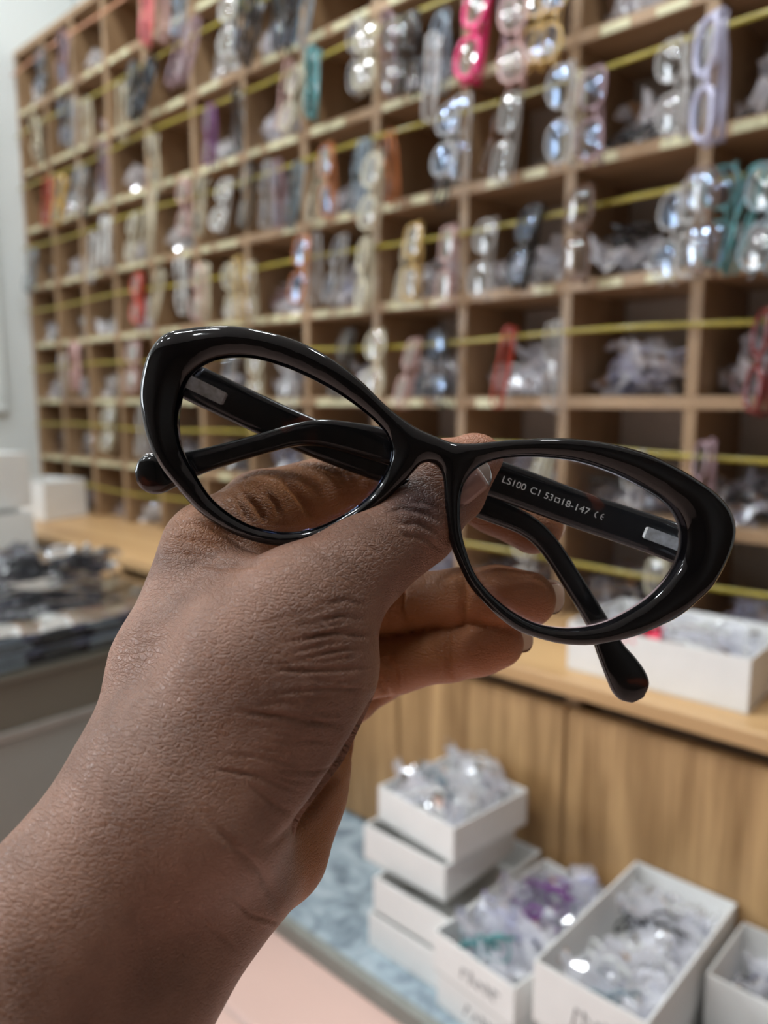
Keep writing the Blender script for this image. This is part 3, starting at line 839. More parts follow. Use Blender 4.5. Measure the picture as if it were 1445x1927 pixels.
LENS_R = [(866, 960), (869, 925), (877, 905), (890, 888), (908, 874), (929, 865), (956, 860), (990, 858), (1030, 860), (1080, 866), (1124, 878), (1169, 895), (1213, 917), (1246, 937), (1270, 959), (1285, 988), (1288, 1010), (1286, 1035), (1278, 1059), (1261, 1087), (1240, 1111), (1214, 1133), (1178, 1155), (1140, 1173), (1100, 1182), (1059, 1184), (1015, 1177), (982, 1163), (949, 1141), (915, 1109), (892, 1076), (877, 1035), (868, 998)]
OUTER = [(422, 613), (375, 615), (339, 620), (314, 628), (294, 645), (277, 675), (267, 714), (264, 749), (269, 787), (277, 822), (290, 855), (308, 886), (331, 915), (359, 949), (389, 975), (428, 1000), (467, 1016), (503, 1025), (541, 1028), (580, 1023), (620, 1011), (655, 993), (690, 971), (718, 950), (742, 926), (763, 905), (779, 887), (790, 875), (803, 870), (817, 873), (828, 884), (834, 902), (837, 942), (840, 981), (847, 1021), (862, 1060), (882, 1100), (910, 1134), (943, 1166), (976, 1188), (1015, 1202), (1059, 1212), (1109, 1214), (1151, 1208), (1192, 1198), (1228, 1184), (1277, 1160), (1311, 1131), (1337, 1104), (1358, 1071), (1374, 1034), (1381, 1003), (1378, 977), (1367, 953), (1345, 928), (1314, 905), (1277, 881), (1227, 857), (1180, 842), (1133, 832), (1087, 826), (1030, 824), (988, 826), (956, 828), (925, 831), (894, 834), (863, 834), (842, 830), (822, 822), (801, 813), (777, 801), (737, 772), (710, 747), (684, 721), (653, 695), (618, 671), (579, 650), (539, 634), (500, 624), (460, 616)]
polyO, polyL, polyR = (spline(front_pts(q), 4) for q in (OUTER, LENS_L, LENS_R))
def poly_sdf(poly, X):
    a = poly; b = np.roll(poly, -1, 0); e = b - a
    best = np.full(len(X), 1e9); ins = np.zeros(len(X), bool)
    for k in range(len(a)):
        w = X - a[k]; t = np.clip((w @ e[k]) / (e[k] @ e[k]), 0, 1)
        dd = w - t[:, None] * e[k]; best = np.minimum(best, (dd * dd).sum(1))
        c = (a[k, 1] <= X[:, 1]) != (b[k, 1] <= X[:, 1])
        if c.any():
            xx = a[k, 0] + (X[:, 1] - a[k, 1]) / (e[k, 1] if e[k, 1] else 1e-9) * e[k, 0]
            ins ^= c & (X[:, 0] < xx)
    d = np.sqrt(best); return np.where(ins, -d, d)
# tabulated 2-D distances
hg = 0.4
gx = np.arange(polyO[:, 0].min() - 5, polyO[:, 0].max() + 5, hg); gy = np.arange(polyO[:, 1].min() - 5, polyO[:, 1].max() + 5, hg)
GX = np.stack(np.meshgrid(gx, gy, indexing='ij'), -1).reshape(-1, 2)
TO = poly_sdf(polyO, GX).reshape(len(gx), len(gy))
TL = np.minimum(poly_sdf(polyL, GX), poly_sdf(polyR, GX)).reshape(len(gx), len(gy))
def lut(T, X):
    u = np.clip((X[:, 0] - gx[0]) / hg, 0, len(gx) - 1.001); v_ = np.clip((X[:, 1] - gy[0]) / hg, 0, len(gy) - 1.001)
    i, j = u.astype(int), v_.astype(int); a, b = u - i, v_ - j
    return T[i, j] * (1 - a) * (1 - b) + T[i + 1, j] * a * (1 - b) + T[i, j + 1] * (1 - a) * b + T[i + 1, j + 1] * a * b
UC = cs(815, 850, DREF)[0]
def front_fn(P):
    do, dl = lut(TO, P), lut(TL, P)
    d2 = np.maximum(do, -dl)
    u = P[:, 0] - UC
    w = P[:, 2] - (DREF + bend(u) + yaw_off(u))
    endp = np.clip((np.abs(u) - 56) / 10, 0, 1); endp = endp * endp * (3 - 2 * endp)
    step = np.clip((dl - 0.8) / 4.6, 0, 1); step = step * step * (3 - 2 * step)
    fr = -1.5 - 0.35 * step - .9 * endp * step          # front face height: raised outer ridge, lower inner bevel
    ed_ = np.clip(-d2, 0, 4.5); fr = fr - 1.0 * np.sin(ed_ / 4.5 * np.pi / 2) + .5
    bk = 1.9 + 4.6 * endp
    mid, half = (fr + bk) / 2, (bk - fr) / 2
    r = np.minimum(1.6, half * .85)
    q0, q1 = d2 + r, np.abs(w - mid) - half + r
    return np.minimum(np.maximum(q0, q1), 0) + np.hypot(np.maximum(q0, 0), np.maximum(q1, 0)) - r
V, F = surface(front_fn, (gx[0] + 3, gy[0] + 3, DREF - 8), (gx[-1] - 3, gy[-1] - 3, DREF + 18), 0.5)
V = relax(project_iso(V, front_fn), F, 6)
org = hand_to_world(cs(815, 850, DREF))
glasses = empty('eyeglasses', tuple(org))
tag(glasses, 'glossy black cat-eye eyeglasses with folded temples held up by the hand', 'eyeglasses')
def near_mesh(name, V, F, mat, parent, label=None, origin=org):
    me = quick_mesh(name, hand_to_world(V) - origin, np.asarray(F))
    o = link(name, me, mat, parent)
    if label: o['label'] = label
    return o
front = near_mesh('frame_front', V, F, M['acetate'], glasses)

# lenses
for poly in (polyL, polyR):
    c = poly.mean(0); n = len(poly); LV, LF = [], []
    rings = 10
    for side, off in ((0, -.55), (1, .55)):
        for r in range(rings + 1):
            t = 1 - r / rings
            for k in range(n):
                p = c + (poly[k] - c) * (t * 1.012)
                u = p[0] - UC
                dome = -1.3 * (1 - min(1, np.linalg.norm(p - c) / 30) ** 2)
                LV.append((p[0], p[1], DREF + .2 + bend(u) + yaw_off(u) + dome + off))
    N = (rings + 1) * n
    for r in range(rings):
        for k in range(n):
            a, b = r * n + k, r * n + (k + 1) % n
            LF.append((a, b, b + n, a + n)); LF.append((N + a, N + a + n, N + b + n, N + b))
    for k in range(n): LF.append((k, N + k, N + (k + 1) % n, (k + 1) % n))
    near_mesh('lens', LV, LF, M['lens'], glasses)

# temples: swept flat bars with a paddle end
def sweep(stations, nsub, nround=16):
    """stations: (px, py, depth, half height mm, half thickness mm); flat side faces the eye"""
    P = np.array([list(cs(s[0], s[1], s[2])) + [s[3], s[4]] for s in stations])
    P = spline(P, nsub, closed=False)
    V, F = [], []
    n = len(P)
    for i in range(n):
        t = P[min(n - 1, i + 1), :3] - P[max(0, i - 1), :3]; t /= np.linalg.norm(t)
        z = np.array([0, 0, 1.0]); s = np.cross(z, t); s /= np.linalg.norm(s); zz_ = np.cross(t, s)
        for k in range(nround):
            a = 2 * math.pi * k / nround; c_, s_ = math.cos(a), math.sin(a)
            e = 2 / 3.4
            V.append(P[i, :3] + s * (P[i, 3] * math.copysign(abs(c_) ** e, c_)) + zz_ * (P[i, 4] * math.copysign(abs(s_) ** e, s_)))
    for i in range(n - 1):
        for k in range(nround):
            F.append((i * nround + k, i * nround + (k + 1) % nround, (i + 1) * nround + (k + 1) % nround, (i + 1) * nround + k))
    for i0, rev in ((0, True), (n - 1, False)):
        c0 = len(V); V.append(P[i0, :3])
        for k in range(nround):
            a, b = i0 * nround + k, i0 * nround + (k + 1) % nround
            F.append((c0, b, a, a) if rev else (c0, a, b, b))
    return np.array(V), F
def temple(name, st, mat):
    V, F = sweep(st, 8)
    me = bpy.data.meshes.new(name)
    me.from_pydata([tuple(p) for p in hand_to_world(V) - org], [], [tuple(dict.fromkeys(f)) for f in F])
    me.shade_smooth(); me.update()
    return link(name, me, mat, glasses)
tr = temple('temple', [(1325, 1042, 191, 5.2, 2.0), (1250, 1014, 196, 5.0, 1.9), (1180, 990, 198.5, 4.9, 1.8), (1080, 956, 200, 4.9, 1.8), (935, 902, 201, 5.0, 1.8), (820, 866, 201, 5.0, 1.8), (720, 838, 200.5, 4.6, 1.8), (650, 822, 200.5, 4.0, 1.9), (600, 815, 200.5, 3.5, 2.0), (550, 820, 200, 2.9, 2.0), (480, 839, 199, 2.75, 2.0), (400, 862, 198, 3.0, 2.0), (345, 878, 197, 3.7, 2.0), (318, 886, 196.5, 4.6, 2.2), (300, 890, 196, 5.2, 2.3), (283, 893, 196, 5.1, 2.2), (268, 896, 196, 4.0, 1.8), (258, 898, 196, 1.9, 1.0)], M['tortoise'])
tl = temple('temple', [(300, 692, 196, 5.0, 2.0), (352, 715, 201, 4.9, 1.9), (430, 752, 204.5, 5.0, 1.8), (520, 794, 206, 5.0, 1.8), (620, 836, 206.5, 5.0, 1.8), (740, 882, 206.5, 4.7, 1.8), (850, 926, 206, 4.2, 1.8), (930, 960, 205.5, 3.5, 1.9), (990, 988, 205, 3.0, 2.0), (1030, 1024, 205, 2.8, 2.0), (1072, 1086, 204.5, 2.75, 2.0), (1124, 1172, 204, 2.9, 2.0), (1148, 1222, 203.5, 3.7, 2.0), (1168, 1256, 203, 4.7, 2.0), (1183, 1283, 203, 5.1, 1.9), (1192, 1302, 203, 4.3, 1.6), (1199, 1316, 203, 1.9, 0.9)], M['tortoise'])

# metal core plates of the hinges
def slab_between(name, a, b, hw, th, mat, parent):
    a, b = np.array(a, float), np.array(b, float)
    t = (b - a) / np.linalg.norm(b - a); s = np.cross([0, 0, 1.0], t); s /= np.linalg.norm(s); n = np.cross(t, s)
    V = []
    for e, q in ((a, 0), (a + t * .6, 1), (b - t * .6, 1), (b, 0)):
        for du, dn in ((-1, 1), (1, 1), (1, -1), (-1, -1)):
            V.append(e + s * hw * du * (1 if q else .8) + n * th * dn * (1 if q else .7))
    F = [(0, 1, 2, 3), (15, 14, 13, 12)]
    for i in range(3):
        for k in range(4): F.append((i * 4 + k, (i + 1) * 4 + k, (i + 1) * 4 + (k + 1) % 4, i * 4 + (k + 1) % 4))
    me = mesh(name, hand_to_world(V) - org, F)
    return link(name, me, mat, parent)
slab_between('hinge_plate', cs(1212, 1001, 196.0), cs(1292, 1031, 191.5), 1.55, .5, M['metal'], tr)['label'] = 'silver hinge plate'
slab_between('hinge_plate', cs(342, 712, 198.0), cs(424, 752, 202.3), 1.7, .5, M['metal'], tl)['label'] = 'silver hinge plate'
slab_between('hinge_barrel', cs(1283, 1000, 188), cs(1287, 1014, 187), .9, .9, M['metal'], tr)

# print on the inside of the temple
def TDX(px): return 198.95 - 1.75 * (px - 944) / 192
def print_text(body, px0, px1, hmm, parent, depth):
    depth = TDX(px0[0]), TDX(px1[0])
    cu = bpy.data.curves.new('print', 'FONT'); cu.body = body; cu.size = 1.0
    o = bpy.data.objects.new('print', cu); COL.objects.link(o)
    dg = bpy.context.evaluated_depsgraph_get()
    me = bpy.data.meshes.new_from_object(o.evaluated_get(dg))
    bpy.data.objects.remove(o)
    co = np.zeros(len(me.vertices) * 3, np.float32); me.vertices.foreach_get('co', co); co = co.reshape(-1, 3).astype(float)
    x0, x1 = co[:, 0].min(), co[:, 0].max()
    a, b = cs(px0[0], px0[1], depth[0]), cs(px1[0], px1[1], depth[1])
    t = (b - a); L = np.linalg.norm(t); t /= L; up = np.array([-t[1], t[0], 0])
    P = a + np.outer((co[:, 0] - x0) / (x1 - x0) * L, t) + np.outer(co[:, 1] / .72 * hmm, up)
    me.vertices.foreach_set('co', (hand_to_world(P) - org).astype(np.float32).ravel()); me.update()
    me.materials.clear()
    return link('lettering', me, M['print'], parent)
TD = 197.0
def on_line(t):     # along the baseline of the print
    return (944 + (1136 - 944) * t, 907 + (980 - 907) * t)
print_text('LS100', on_line(0.0), on_line(0.225), 1.75, tr, TD)['label'] = 'silver print LS100'
print_text('C1', on_line(0.272), on_line(0.362), 1.75, tr, TD)['label'] = 'silver print C1'
print_text('53', on_line(0.412), on_line(0.490), 1.75, tr, TD)['label'] = 'silver print 53'
print_text('18-147', on_line(0.585), on_line(0.850), 1.75, tr, TD)['label'] = 'silver print 18-147'
# square sign and the two round letters
def ribbon(pts2, wmm, name, label):
    V, F = [], []
    n = len(pts2)
    for i in range(n):
        a, b = np.array(pts2[max(0, i - 1)]), np.array(pts2[min(n - 1, i + 1)])
        t = b - a; t = t / np.linalg.norm(t); s = np.array([-t[1], t[0]]) * wmm / 2
        V += [(*(np.array(pts2[i]) + s), ZT(pts2[i])), (*(np.array(pts2[i]) - s), ZT(pts2[i]))]
    F = [(2 * i, 2 * i + 1, 2 * i + 3, 2 * i + 2) for i in range(n - 1)]
    o = link(name, mesh(name, hand_to_world(V) - org, F), M['print'], tr); o['label'] = label
A0, A1 = cs(*on_line(0), TDX(944))[:2], cs(*on_line(1), TDX(1136))[:2]
tdir = (A1 - A0) / np.linalg.norm(A1 - A0); udir = np.array([-tdir[1], tdir[0]]); LT = np.linalg.norm(A1 - A0)
def ZT(p): return 198.95 - 1.75 * float(np.dot(np.asarray(p)[:2] - A0, tdir)) / LT
def L2(t, h_): return A0 + tdir * LT * t + udir * h_
q = [L2(.512, .1), L2(.560, .1), L2(.560, 1.35), L2(.512, 1.35), L2(.512, .1)]
V, F = [], []
ctr = sum(q[:4]) / 4
for i in range(4):
    V += [(*q[i], ZT(q[i])), (*(ctr + (q[i] - ctr) * .68), ZT(q[i]))]
F = [(2 * i, 2 * i + 1, (2 * i + 3) % 8, (2 * i + 2) % 8) for i in range(4)]
o = link('lettering', mesh('lettering', hand_to_world(V) - org, F), M['print'], tr); o['label'] = 'silver print of a small square'
for t0, e in ((.905, False), (.962, True)):
    arc = [L2(t0 + .8 / LT - (.8 * math.cos(a)) / LT, .8 + .8 * math.sin(a)) for a in np.linspace(-1.25, 1.25, 14)]
    ribbon(arc, .24, 'lettering', 'silver print E' if e else 'silver print C')
    if e: ribbon([L2(t0 + .05 / LT, .8), L2(t0 + .7 / LT, .8)], .22, 'lettering', 'silver print bar of the E')
# nose pads moulded behind the bridge
for (x, y), tilt in (((750, 922), .8), ((853, 938), -.2)):
    c = cs(x, y, 182.2); V, F = [], []
    nu, nv = 12, 8
    for i in range(nv + 1):
        th = math.pi * i / nv
        for k in range(nu):
            ph = 2 * math.pi * k / nu
            lx, ly, lz = 1.2 * math.sin(th) * math.cos(ph), 4.0 * math.cos(th), 1.8 * math.sin(th) * math.sin(ph)
            V.append(c + np.array([lx * math.cos(tilt) + ly * math.sin(-tilt) * -1, ly * math.cos(tilt) - lx * math.sin(tilt), lz]))
    for i in range(nv):
        for k in range(nu): F.append((i * nu + k, i * nu + (k + 1) % nu, (i + 1) * nu + (k + 1) % nu, (i + 1) * nu + k))
    near_mesh('nose_pad', V, F, M['acetate'], glasses)

# ------------------------------------------------------------------ the hand
def J(px, py, d, r): return (cs(px, py, d), float(r))
def chain_fn(P, js, k):
    d = None
    for (a, ra), (b, rb) in zip(js[:-1], js[1:]):
        q = seg_round(P, a, b, ra, rb)
        d = q if d is None else smin(d, q, k)
    return d
elbow1, elbow2 = np.array([-150., -235., 95.]), np.array([-118., -262., 100.])
PALM = [
    ([(elbow1, 36), J(132, 1710, 158, 18.1), J(272, 1550, 166, 18.7)], 6),          # forearm, thumb side
    ([(elbow2, 36), J(263, 1848, 166, 16.7), J(420, 1647, 178, 16.6)], 6),          # forearm, little finger side
    ([J(272, 1541, 168, 18.6), J(306, 1251, 183, 11.1), J(398, 1040, 196, 12.5)], 6),    # index metacarpal
    ([J(330, 1560, 172, 19), J(390, 1290, 196, 15), J(470, 1120, 212, 13)], 6),     # middle metacarpal
    ([J(397, 1587, 178, 16.9), J(480, 1380, 202, 15), J(540, 1230, 218, 12)], 6),     # ring metacarpal
    ([J(446, 1616, 184, 13.6), J(537, 1467, 206, 13.3), J(597, 1330, 220, 10)], 6),     # little metacarpal
    ([J(461, 1631, 184, 11.3), J(519, 1601, 192, 11.6), J(563, 1498, 200, 9.5), J(614, 1391, 208, 6.3)], 6),  # heel of the hand
    ([J(400, 1500, 166, 19), J(530, 1356, 170, 14.1), J(586, 1251, 171, 13.2), J(582, 1166, 172, 12.4)], 8),  # ball of the thumb
    ([J(334, 1439, 167, 16), J(481, 1240, 170, 15.7), J(559, 1151, 171, 13.4)], 8),   # thumb metacarpal
    ([J(373, 1211, 181, 11.2), J(450, 1120, 183, 9.5)], 6),                            # first web
]
THUMB = [J(556, 1158, 171, 13.4), J(669, 1071, 177.5, 10.6), J(780, 992, 185.5, 10.2)]
THUMB_END = [[J(763, 958, 187.0, 7.6), J(837, 884, 190.2, 7.6), J(880, 858, 190.6, 5.0)],
             [J(793, 989, 187.0, 7.3), J(857, 928, 190.2, 7.1), J(908, 862, 190.6, 5.0)]]
INDEX = [J(404, 1028, 195, 9.5), J(492, 963, 204, 10.5), J(657, 913, 219, 9.8), J(745, 893, 221, 9.1), J(852, 903, 219.5, 8.6), J(930, 945, 218, 8.4), J(1004, 988, 216, 8.2)]
MIDDLE = [J(470, 1120, 212, 12), J(620, 1140, 226, 9.6), J(748, 1133, 226, 8.8), J(865, 1127, 216, 8.2), J(935, 1124, 211, 8.3), J(992, 1128, 208, 7.7)]
RING = [J(540, 1235, 218, 11.5), J(660, 1262, 226, 9.2), J(742, 1248, 226, 8.6), J(846, 1228, 217, 7.7), J(900, 1217, 212, 7.5), J(938, 1210, 210, 6.8)]
LITTLE = [J(600, 1328, 220, 9.5), J(660, 1316, 234, 7), J(712, 1280, 238, 6.6), J(775, 1255, 232, 6.2), J(820, 1244, 231, 5.5)]
def palm_fn(P):
    d = None
    for n_, (js, k) in enumerate(PALM):
        if n_ in (5, 6): continue
        q = chain_fn(P, js, k)
        d = q if d is None else smin(d, q, 9.0)
    heel_ = smin(chain_fn(P, PALM[5][0], 6), chain_fn(P, PALM[6][0], 6), 9.0)
    return smin(d, heel_, 3.5)
def hand_fn(P):
    P = np.asarray(P, float)
    dp = palm_fn(P)
    te = smin(chain_fn(P, THUMB_END[0], 2), chain_fn(P, THUMB_END[1], 2), 5)
    th = smin(chain_fn(P, THUMB, 4), te, 4)
    d = smin(dp, th, 6)
    for fch, kk in ((INDEX, 7), (MIDDLE, 4), (RING, 4), (LITTLE, 4)):
        d = np.minimum(d, smin(dp, chain_fn(P, fch, 3), kk))
    return d
V, F = surface(hand_fn, (-195, -305, 60), (62, 35, 252), 0.95)
V = relax(V, F, 4)
def subdivide(V, F):
    E = np.concatenate([F[:, [0, 1]], F[:, [1, 2]], F[:, [2, 3]], F[:, [3, 0]]]); E.sort(axis=1)
    key = E[:, 0].astype(np.int64) * len(V) + E[:, 1]
    uk, inv = np.unique(key, return_inverse=True)
    ea, eb = uk // len(V), uk % len(V)
    nV, nE = len(V), len(uk)
    W_ = np.concatenate([V, (V[ea] + V[eb]) / 2, V[F].mean(1)])
    m = len(F); e = [nV + inv[k * m:(k + 1) * m] for k in range(4)]; c = nV + nE + np.arange(m)
    Q = np.concatenate([np.stack([F[:, k], e[k], c, e[(k + 3) % 4]], 1) for k in range(4)])
    return W_, Q
def normals(V, F):
    n = np.cross(V[F[:, 2]] - V[F[:, 0]], V[F[:, 3]] - V[F[:, 1]])
    N = np.stack([np.bincount(F.ravel(), np.repeat(n[:, q], 4), minlength=len(V)) for q in range(3)], 1)
    return N / np.maximum(np.linalg.norm(N, axis=1, keepdims=True), 1e-9)
V, F = subdivide(V, F)
V = relax(V, F, 3)
HAND_F = F
N_ = normals(V, F)
nv_ = len(V)
# creases: lines on the skin, pressed in. Each line is traced as points on the skin (photo x, y), width mm, depth mm
px_ = W / 2 + FPX * V[:, 0] / V[:, 2]; py_ = H / 2 - FPX * V[:, 1] / V[:, 2]
facing = -(N_ * (V / np.linalg.norm(V, axis=1, keepdims=True))).sum(1)
def seg_dist2(X, Y, pts):
    best = np.full(len(X), 1e9); arc = np.zeros(len(X)); run = 0.0
    for (x0, y0), (x1, y1) in zip(pts[:-1], pts[1:]):
        ex, ey = x1 - x0, y1 - y0; sl_ = math.hypot(ex, ey)
        t = np.clip(((X - x0) * ex + (Y - y0) * ey) / (ex * ex + ey * ey), 0, 1)
        dd = np.hypot(X - x0 - t * ex, Y - y0 - t * ey); w_ = dd < best
        best = np.where(w_, dd, best); arc = np.where(w_, run + t * sl_, arc); run += sl_
    return best, np.clip(np.minimum(arc, run - arc) / (.3 * run), 0, 1) ** .7
CREASE = [   # points, half width px, depth mm, depth range of the skin it lies on
    ([(712, 1198), (680, 1196), (640, 1192), (600, 1196), (570, 1204)], 5, .55, 0, 196),
    ([(708, 1258), (660, 1260), (610, 1262), (560, 1262), (500, 1258)], 4, .5, 0, 196),
    ([(650, 1365), (600, 1362), (540, 1352), (490, 1344), (440, 1336)], 4.5, .6, 0, 196),
    ([(700, 1222), (650, 1224), (600, 1228)], 3.5, .3, 0, 196), ([(705, 1300), (640, 1296), (560, 1300), (500, 1310)], 3.5, .3, 0, 196),
    ([(690, 1165), (640, 1160), (590, 1168)], 4, .3, 0, 196), ([(700, 1140), (650, 1130), (590, 1136)], 4, .3, 0, 196),
    ([(635, 1440), (590, 1452), (520, 1450)], 4, .35, 0, 196), ([(560, 1532), (520, 1518), (470, 1480)], 6, .35, 0, 196),
    ([(365, 1505), (405, 1560), (455, 1605), (490, 1640), (515, 1690), (535, 1735)], 8, .42, 0, 205),
    ([(703, 1302), (690, 1345), (668, 1392), (631, 1450), (592, 1510), (552, 1560), (500, 1602)], 9, 1.4, 0, 206),
    ([(430, 1680), (470, 1722), (530, 1738)], 4, .4, 0, 205), ([(330, 1690), (400, 1750), (450, 1790)], 5, .3, 0, 205),
    ([(722, 965), (760, 955), (800, 965), (835, 985)], 5, .7, 0, 200), ([(740, 985), (790, 985), (836, 1010)], 5, .55, 0, 200),
    ([(760, 945), (800, 945), (836, 962)], 4, .45, 0, 200), ([(750, 1005), (800, 1015), (840, 1040)], 4, .35, 0, 200),
    ([(330, 985), (380, 990), (430, 1005), (470, 1030)], 5, .35, 0, 206), ([(310, 1010), (370, 1018), (430, 1030)], 4, .3, 0, 206),
    ([(300, 1040), (360, 1045), (440, 1058), (475, 1064)], 5, .4, 0, 206), ([(360, 1058), (420, 1066), (480, 1060), (520, 1044)], 6, .8, 0, 206),
    ([(530, 895), (560, 930), (585, 965), (602, 990)], 6, 1.2, 190, 240), ([(455, 925), (480, 950), (500, 985)], 5, .9, 180, 240),
    ([(440, 930), (455, 960), (470, 985)], 4, .6, 180, 240), ([(500, 925), (520, 950), (525, 975)], 5, .8, 180, 240),
    ([(868, 1072), (874, 1130), (866, 1182)], 6, .9, 195, 240), ([(762, 1090), (752, 1150), (768, 1186)], 6, .9, 195, 240),
    ([(738, 1100), (732, 1140)], 5, .6, 195, 240), ([(846, 1182), (838, 1220), (852, 1278)], 5, .8, 195, 240),
    ([(726, 1235), (742, 1262), (752, 1305)], 6, .9, 195, 240), ([(712, 1270), (722, 1296), (735, 1312)], 5, .8, 195, 240),
    ([(900, 880), (905, 940), (890, 1000)], 5, .5, 205, 240)]
cr_ = random.Random(4)
for k in range(46):                       # the many short folds over the ball of the thumb
    yy = 1120 + 8.2 * k; xr = np.interp(yy, [1120, 1200, 1300, 1400, 1500], [700, 705, 690, 640, 580]) - cr_.uniform(5, 90); ln = cr_.uniform(60, 170)
    sl = cr_.uniform(-.16, .05) + np.interp(yy, [1120, 1300, 1500], [-.25, -.02, .25])
    CREASE.append(([(xr, yy), (xr - ln * .5, yy - sl * ln * .5 + cr_.uniform(-5, 5)), (xr - ln, yy - sl * ln)], 3.0, cr_.uniform(.12, .26), 0, 196))
for k in range(16):                       # folds over the back of the thumb
    t = k / 15; cx_, cy_ = 600 + 170 * t + cr_.uniform(-8, 8), 1100 - 125 * t + cr_.uniform(-8, 8); hl = cr_.uniform(25, 55)
    CREASE.append(([(cx_ - hl * .5, cy_ - hl * .75), (cx_ + cr_.uniform(-6, 6), cy_), (cx_ + hl * .65, cy_ + hl * .6)], 3.2, cr_.uniform(.12, .25), 0, 186))
disp = np.zeros(nv_)
for pts, wpx, dep, za, zb in CREASE:
    xs_, ys_ = [q[0] for q in pts], [q[1] for q in pts]; mg = 5 * wpx
    m = np.flatnonzero((px_ > min(xs_) - mg) & (px_ < max(xs_) + mg) & (py_ > min(ys_) - mg) & (py_ < max(ys_) + mg) & (facing > .05) & (V[:, 2] > za) & (V[:, 2] < zb))
    if not len(m): continue
    d, tp = seg_dist2(px_[m], py_[m], pts)
    disp[m] -= tp * (dep * np.exp(-(d / wpx) ** 2) - .18 * dep * np.exp(-((d - 2.4 * wpx) / (1.2 * wpx)) ** 2))
V = V + N_ * disp[:, None]
# palm-side skin is lighter: stored per vertex as how far the skin looks towards the palm (away from the knuckles)
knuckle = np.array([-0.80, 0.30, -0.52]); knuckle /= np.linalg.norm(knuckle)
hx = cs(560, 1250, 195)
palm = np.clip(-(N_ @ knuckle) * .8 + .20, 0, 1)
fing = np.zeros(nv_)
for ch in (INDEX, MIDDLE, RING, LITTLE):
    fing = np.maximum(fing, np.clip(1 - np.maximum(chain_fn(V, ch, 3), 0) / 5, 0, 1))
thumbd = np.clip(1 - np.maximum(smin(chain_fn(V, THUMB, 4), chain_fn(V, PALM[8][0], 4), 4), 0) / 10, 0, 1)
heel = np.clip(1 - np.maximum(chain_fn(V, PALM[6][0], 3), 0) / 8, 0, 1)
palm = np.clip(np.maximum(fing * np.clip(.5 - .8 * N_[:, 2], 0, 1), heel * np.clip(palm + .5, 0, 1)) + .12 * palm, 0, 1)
tipd = np.min([np.linalg.norm(V - ch[-1][0], axis=1) for ch in (INDEX, MIDDLE, RING, LITTLE, THUMB_END[0])], axis=0)
tip = np.clip(1 - tipd / 22, 0, 1)
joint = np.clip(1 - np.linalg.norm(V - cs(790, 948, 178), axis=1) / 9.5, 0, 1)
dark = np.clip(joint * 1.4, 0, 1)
HO = hand_to_world(cs(360, 1600, 175))
me2 = quick_mesh('person', hand_to_world(V) - HO, HAND_F)
at_ = me2.color_attributes.new('skin_tone', 'FLOAT_COLOR', 'POINT')
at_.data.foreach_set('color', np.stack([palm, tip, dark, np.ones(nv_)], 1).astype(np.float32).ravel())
me2.update(); me2.shade_smooth()

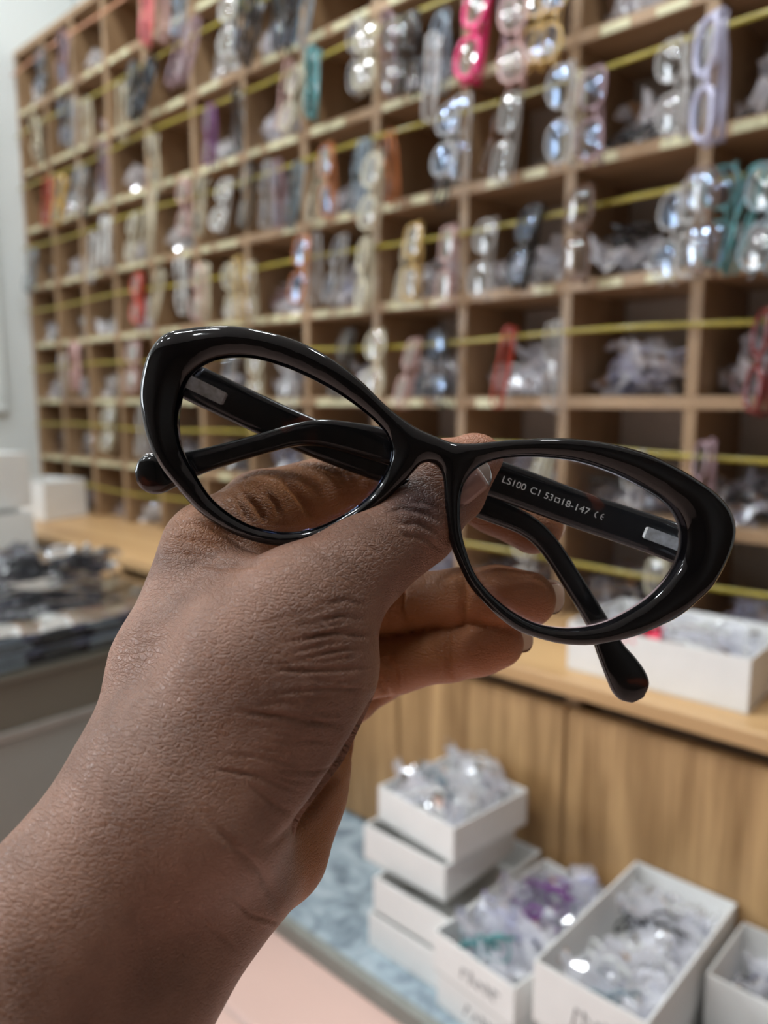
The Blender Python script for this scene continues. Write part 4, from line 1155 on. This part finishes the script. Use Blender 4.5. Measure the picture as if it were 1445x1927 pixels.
def skin():
    m, nt, b, _ = newmat('brown_skin')
    L = nt.links.new
    at = node(nt, 'ShaderNodeAttribute', attribute_name='skin_tone')
    sp = node(nt, 'ShaderNodeSeparateColor'); L(at.outputs['Color'], sp.inputs[0])
    tc = node(nt, 'ShaderNodeTexCoord')
    # skin directions: across and along the thumb
    mp = node(nt, 'ShaderNodeMapping'); L(tc.outputs['Object'], mp.inputs['Vector'])
    mp.inputs['Scale'].default_value = (1, 1, 1)
    n1 = node(nt, 'ShaderNodeTexNoise', Scale=38.0, Detail=5.0, Roughness=.6); L(tc.outputs['Object'], n1.inputs['Vector'])
    n2 = node(nt, 'ShaderNodeTexNoise', Scale=420.0, Detail=3.0); L(tc.outputs['Object'], n2.inputs['Vector'])
    r1 = node(nt, 'ShaderNodeValToRGB'); e = r1.color_ramp.elements
    e[0].position = .34; e[0].color = (0.160, 0.075, 0.045, 1); e[1].position = .68; e[1].color = (0.290, 0.146, 0.094, 1)
    L(n1.outputs[0], r1.inputs[0])
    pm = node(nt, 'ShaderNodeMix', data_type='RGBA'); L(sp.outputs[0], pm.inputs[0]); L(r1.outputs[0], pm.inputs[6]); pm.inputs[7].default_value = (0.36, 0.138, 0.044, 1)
    tm = node(nt, 'ShaderNodeMix', data_type='RGBA')
    tf = node(nt, 'ShaderNodeMath', operation='MULTIPLY'); L(sp.outputs[1], tf.inputs[0]); tf.inputs[1].default_value = .75
    L(tf.outputs[0], tm.inputs[0]); L(pm.outputs[2], tm.inputs[6]); tm.inputs[7].default_value = (0.42, 0.150, 0.062, 1)
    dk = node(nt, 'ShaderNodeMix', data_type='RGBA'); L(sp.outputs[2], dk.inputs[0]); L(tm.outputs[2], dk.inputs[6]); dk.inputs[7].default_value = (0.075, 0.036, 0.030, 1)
    # fine net of skin lines
    wv = node(nt, 'ShaderNodeTexNoise', Scale=150.0, Detail=2.0); L(tc.outputs['Object'], wv.inputs['Vector'])
    wm = node(nt, 'ShaderNodeVectorMath', operation='MULTIPLY_ADD'); L(wv.outputs['Color'], wm.inputs[0]); wm.inputs[1].default_value = (.0025, .0025, .0025)
    L(tc.outputs['Object'], wm.inputs[2])
    hs = []
    for axv, sc, st, wgt in ((0, 1050, (1, 1, 1), .55), (1, 640, (.42, 1.0, 1.9), .75)):
        mm = node(nt, 'ShaderNodeMapping'); mm.inputs['Scale'].default_value = st; mm.inputs['Rotation'].default_value = (.4, .3, .75 if axv else 0)
        L(wm.outputs[0], mm.inputs['Vector'])
        vo = node(nt, 'ShaderNodeTexVoronoi', Scale=float(sc), feature='DISTANCE_TO_EDGE'); L(mm.outputs[0], vo.inputs['Vector'])
        cl = node(nt, 'ShaderNodeMapRange'); cl.inputs['From Max'].default_value = .14; L(vo.outputs[0], cl.inputs['Value'])
        mu = node(nt, 'ShaderNodeMath', operation='MULTIPLY'); mu.inputs[1].default_value = wgt; L(cl.outputs[0], mu.inputs[0]); hs.append(mu)
    ad = node(nt, 'ShaderNodeMath', operation='ADD'); L(hs[0].outputs[0], ad.inputs[0]); L(hs[1].outputs[0], ad.inputs[1])
    a2 = node(nt, 'ShaderNodeMath', operation='MULTIPLY_ADD'); L(n2.outputs[0], a2.inputs[0]); a2.inputs[1].default_value = .6; L(ad.outputs[0], a2.inputs[2])
    bp = node(nt, 'ShaderNodeBump', Strength=.62, Distance=.00028); L(a2.outputs[0], bp.inputs['Height'])
    L(bp.outputs[0], b.inputs['Normal'])
    L(dk.outputs[2], b.inputs['Base Color'])
    b.inputs['Roughness'].default_value = .46
    b.inputs['Specular IOR Level'].default_value = .42
    b.inputs['Subsurface Weight'].default_value = .12
    b.inputs['Subsurface Radius'].default_value = (.004, .0015, .0008)
    b.inputs['Subsurface Scale'].default_value = .5
    return m
M['skin'] = skin()
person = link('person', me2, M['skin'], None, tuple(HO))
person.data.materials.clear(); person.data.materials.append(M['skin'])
tag(person, 'bare left hand and forearm of a person pinching black eyeglasses between thumb and fingers', 'person')

# finger nails
M['nail'] = plain('finger_nail', (0.50, 0.27, 0.20), 0.22, var=0.06, scale=300, coat=0.4)
M['nail_tip'] = glassy('nail_edge', (0.9, 0.85, 0.8), base=0.03, rough=0.25, haze=0.8, hazecol=(0.86, 0.76, 0.66))
def nail(c, along, normal, length, width, rad, name='fingernail', edge=.86):
    """curved plate; c is the middle of the plate on the skin, in hand space"""
    al = along / np.linalg.norm(along); nm = normal - al * (normal @ al); nm /= np.linalg.norm(nm); sd = np.cross(al, nm)
    nu, nv = 15, 11
    def plate(t0, t1, lift):
        V, F = [], []
        for lay in (0, -.45):
            for i in range(nu):
                t = t0 + (t1 - t0) * i / (nu - 1)
                for j in range(nv):
                    s = j / (nv - 1) * 2 - 1
                    taper = math.sqrt(max(0.02, 1 - max(0, (t - .80) / .24) ** 2)) * math.sqrt(max(.05, 1 - max(0, (.16 - t) / .2) ** 2))
                    a = s * width / 2 * taper / rad
                    V.append(c + al * (t - .5) * length + sd * math.sin(a) * rad + nm * ((math.cos(a) - 1) * rad + lay + lift - .9 * (max(0, t - .3)) ** 2))
        n = nu * nv
        for i in range(nu - 1):
            for j in range(nv - 1):
                q = (i * nv + j, i * nv + j + 1, (i + 1) * nv + j + 1, (i + 1) * nv + j)
                F.append(q); F.append(tuple(x + n for x in q[::-1]))
        for i in range(nu - 1):
            for j in (0, nv - 1): F.append((i * nv + j, (i + 1) * nv + j, (i + 1) * nv + j + n, i * nv + j + n))
        for j in range(nv - 1):
            for i in (0, nu - 1): F.append((i * nv + j, i * nv + j + 1, i * nv + j + 1 + n, i * nv + j + n))
        return V, F
    o = near_mesh(name, *plate(0, edge, .25), M['nail'], person, None, HO)
    if edge: near_mesh('nail_edge', *plate(edge + .001, 1.03, .25), M['nail_tip'], o, 'pale free edge of the nail', HO)
tb = cs(905, 872, 190.6) - cs(780, 972, 187)
cen = cs(866, 901, 190.4) 
nrm = np.array([-.15, -.08, -1.0])
g0 = cen.copy()
for _ in range(60):
    if hand_fn(g0[None])[0] > 0: break
    g0 = g0 + nrm / np.linalg.norm(nrm) * .2
nail(g0, tb, nrm, 15.5, 13.0, 8.5)
for ch, ln, wd_, dv in ((MIDDLE, 12, 10.5, (.35, .10, 1)), (RING, 11, 10, (.35, .05, 1)), (INDEX, 11.5, 10, (.25, .2, 1)), (LITTLE, 9, 8, (.3, .2, 1))):
    al = ch[-1][0] - ch[-2][0]; al /= np.linalg.norm(al)
    nn = np.array(dv, float); nn -= al * (nn @ al); nn /= np.linalg.norm(nn)
    g0 = ch[-1][0] + al * 2.5
    for _ in range(90):
        if hand_fn(g0[None])[0] > 0: break
        g0 = g0 + nn * .15
    nail(g0, al, nn, ln, wd_, 7.0, edge=.60)
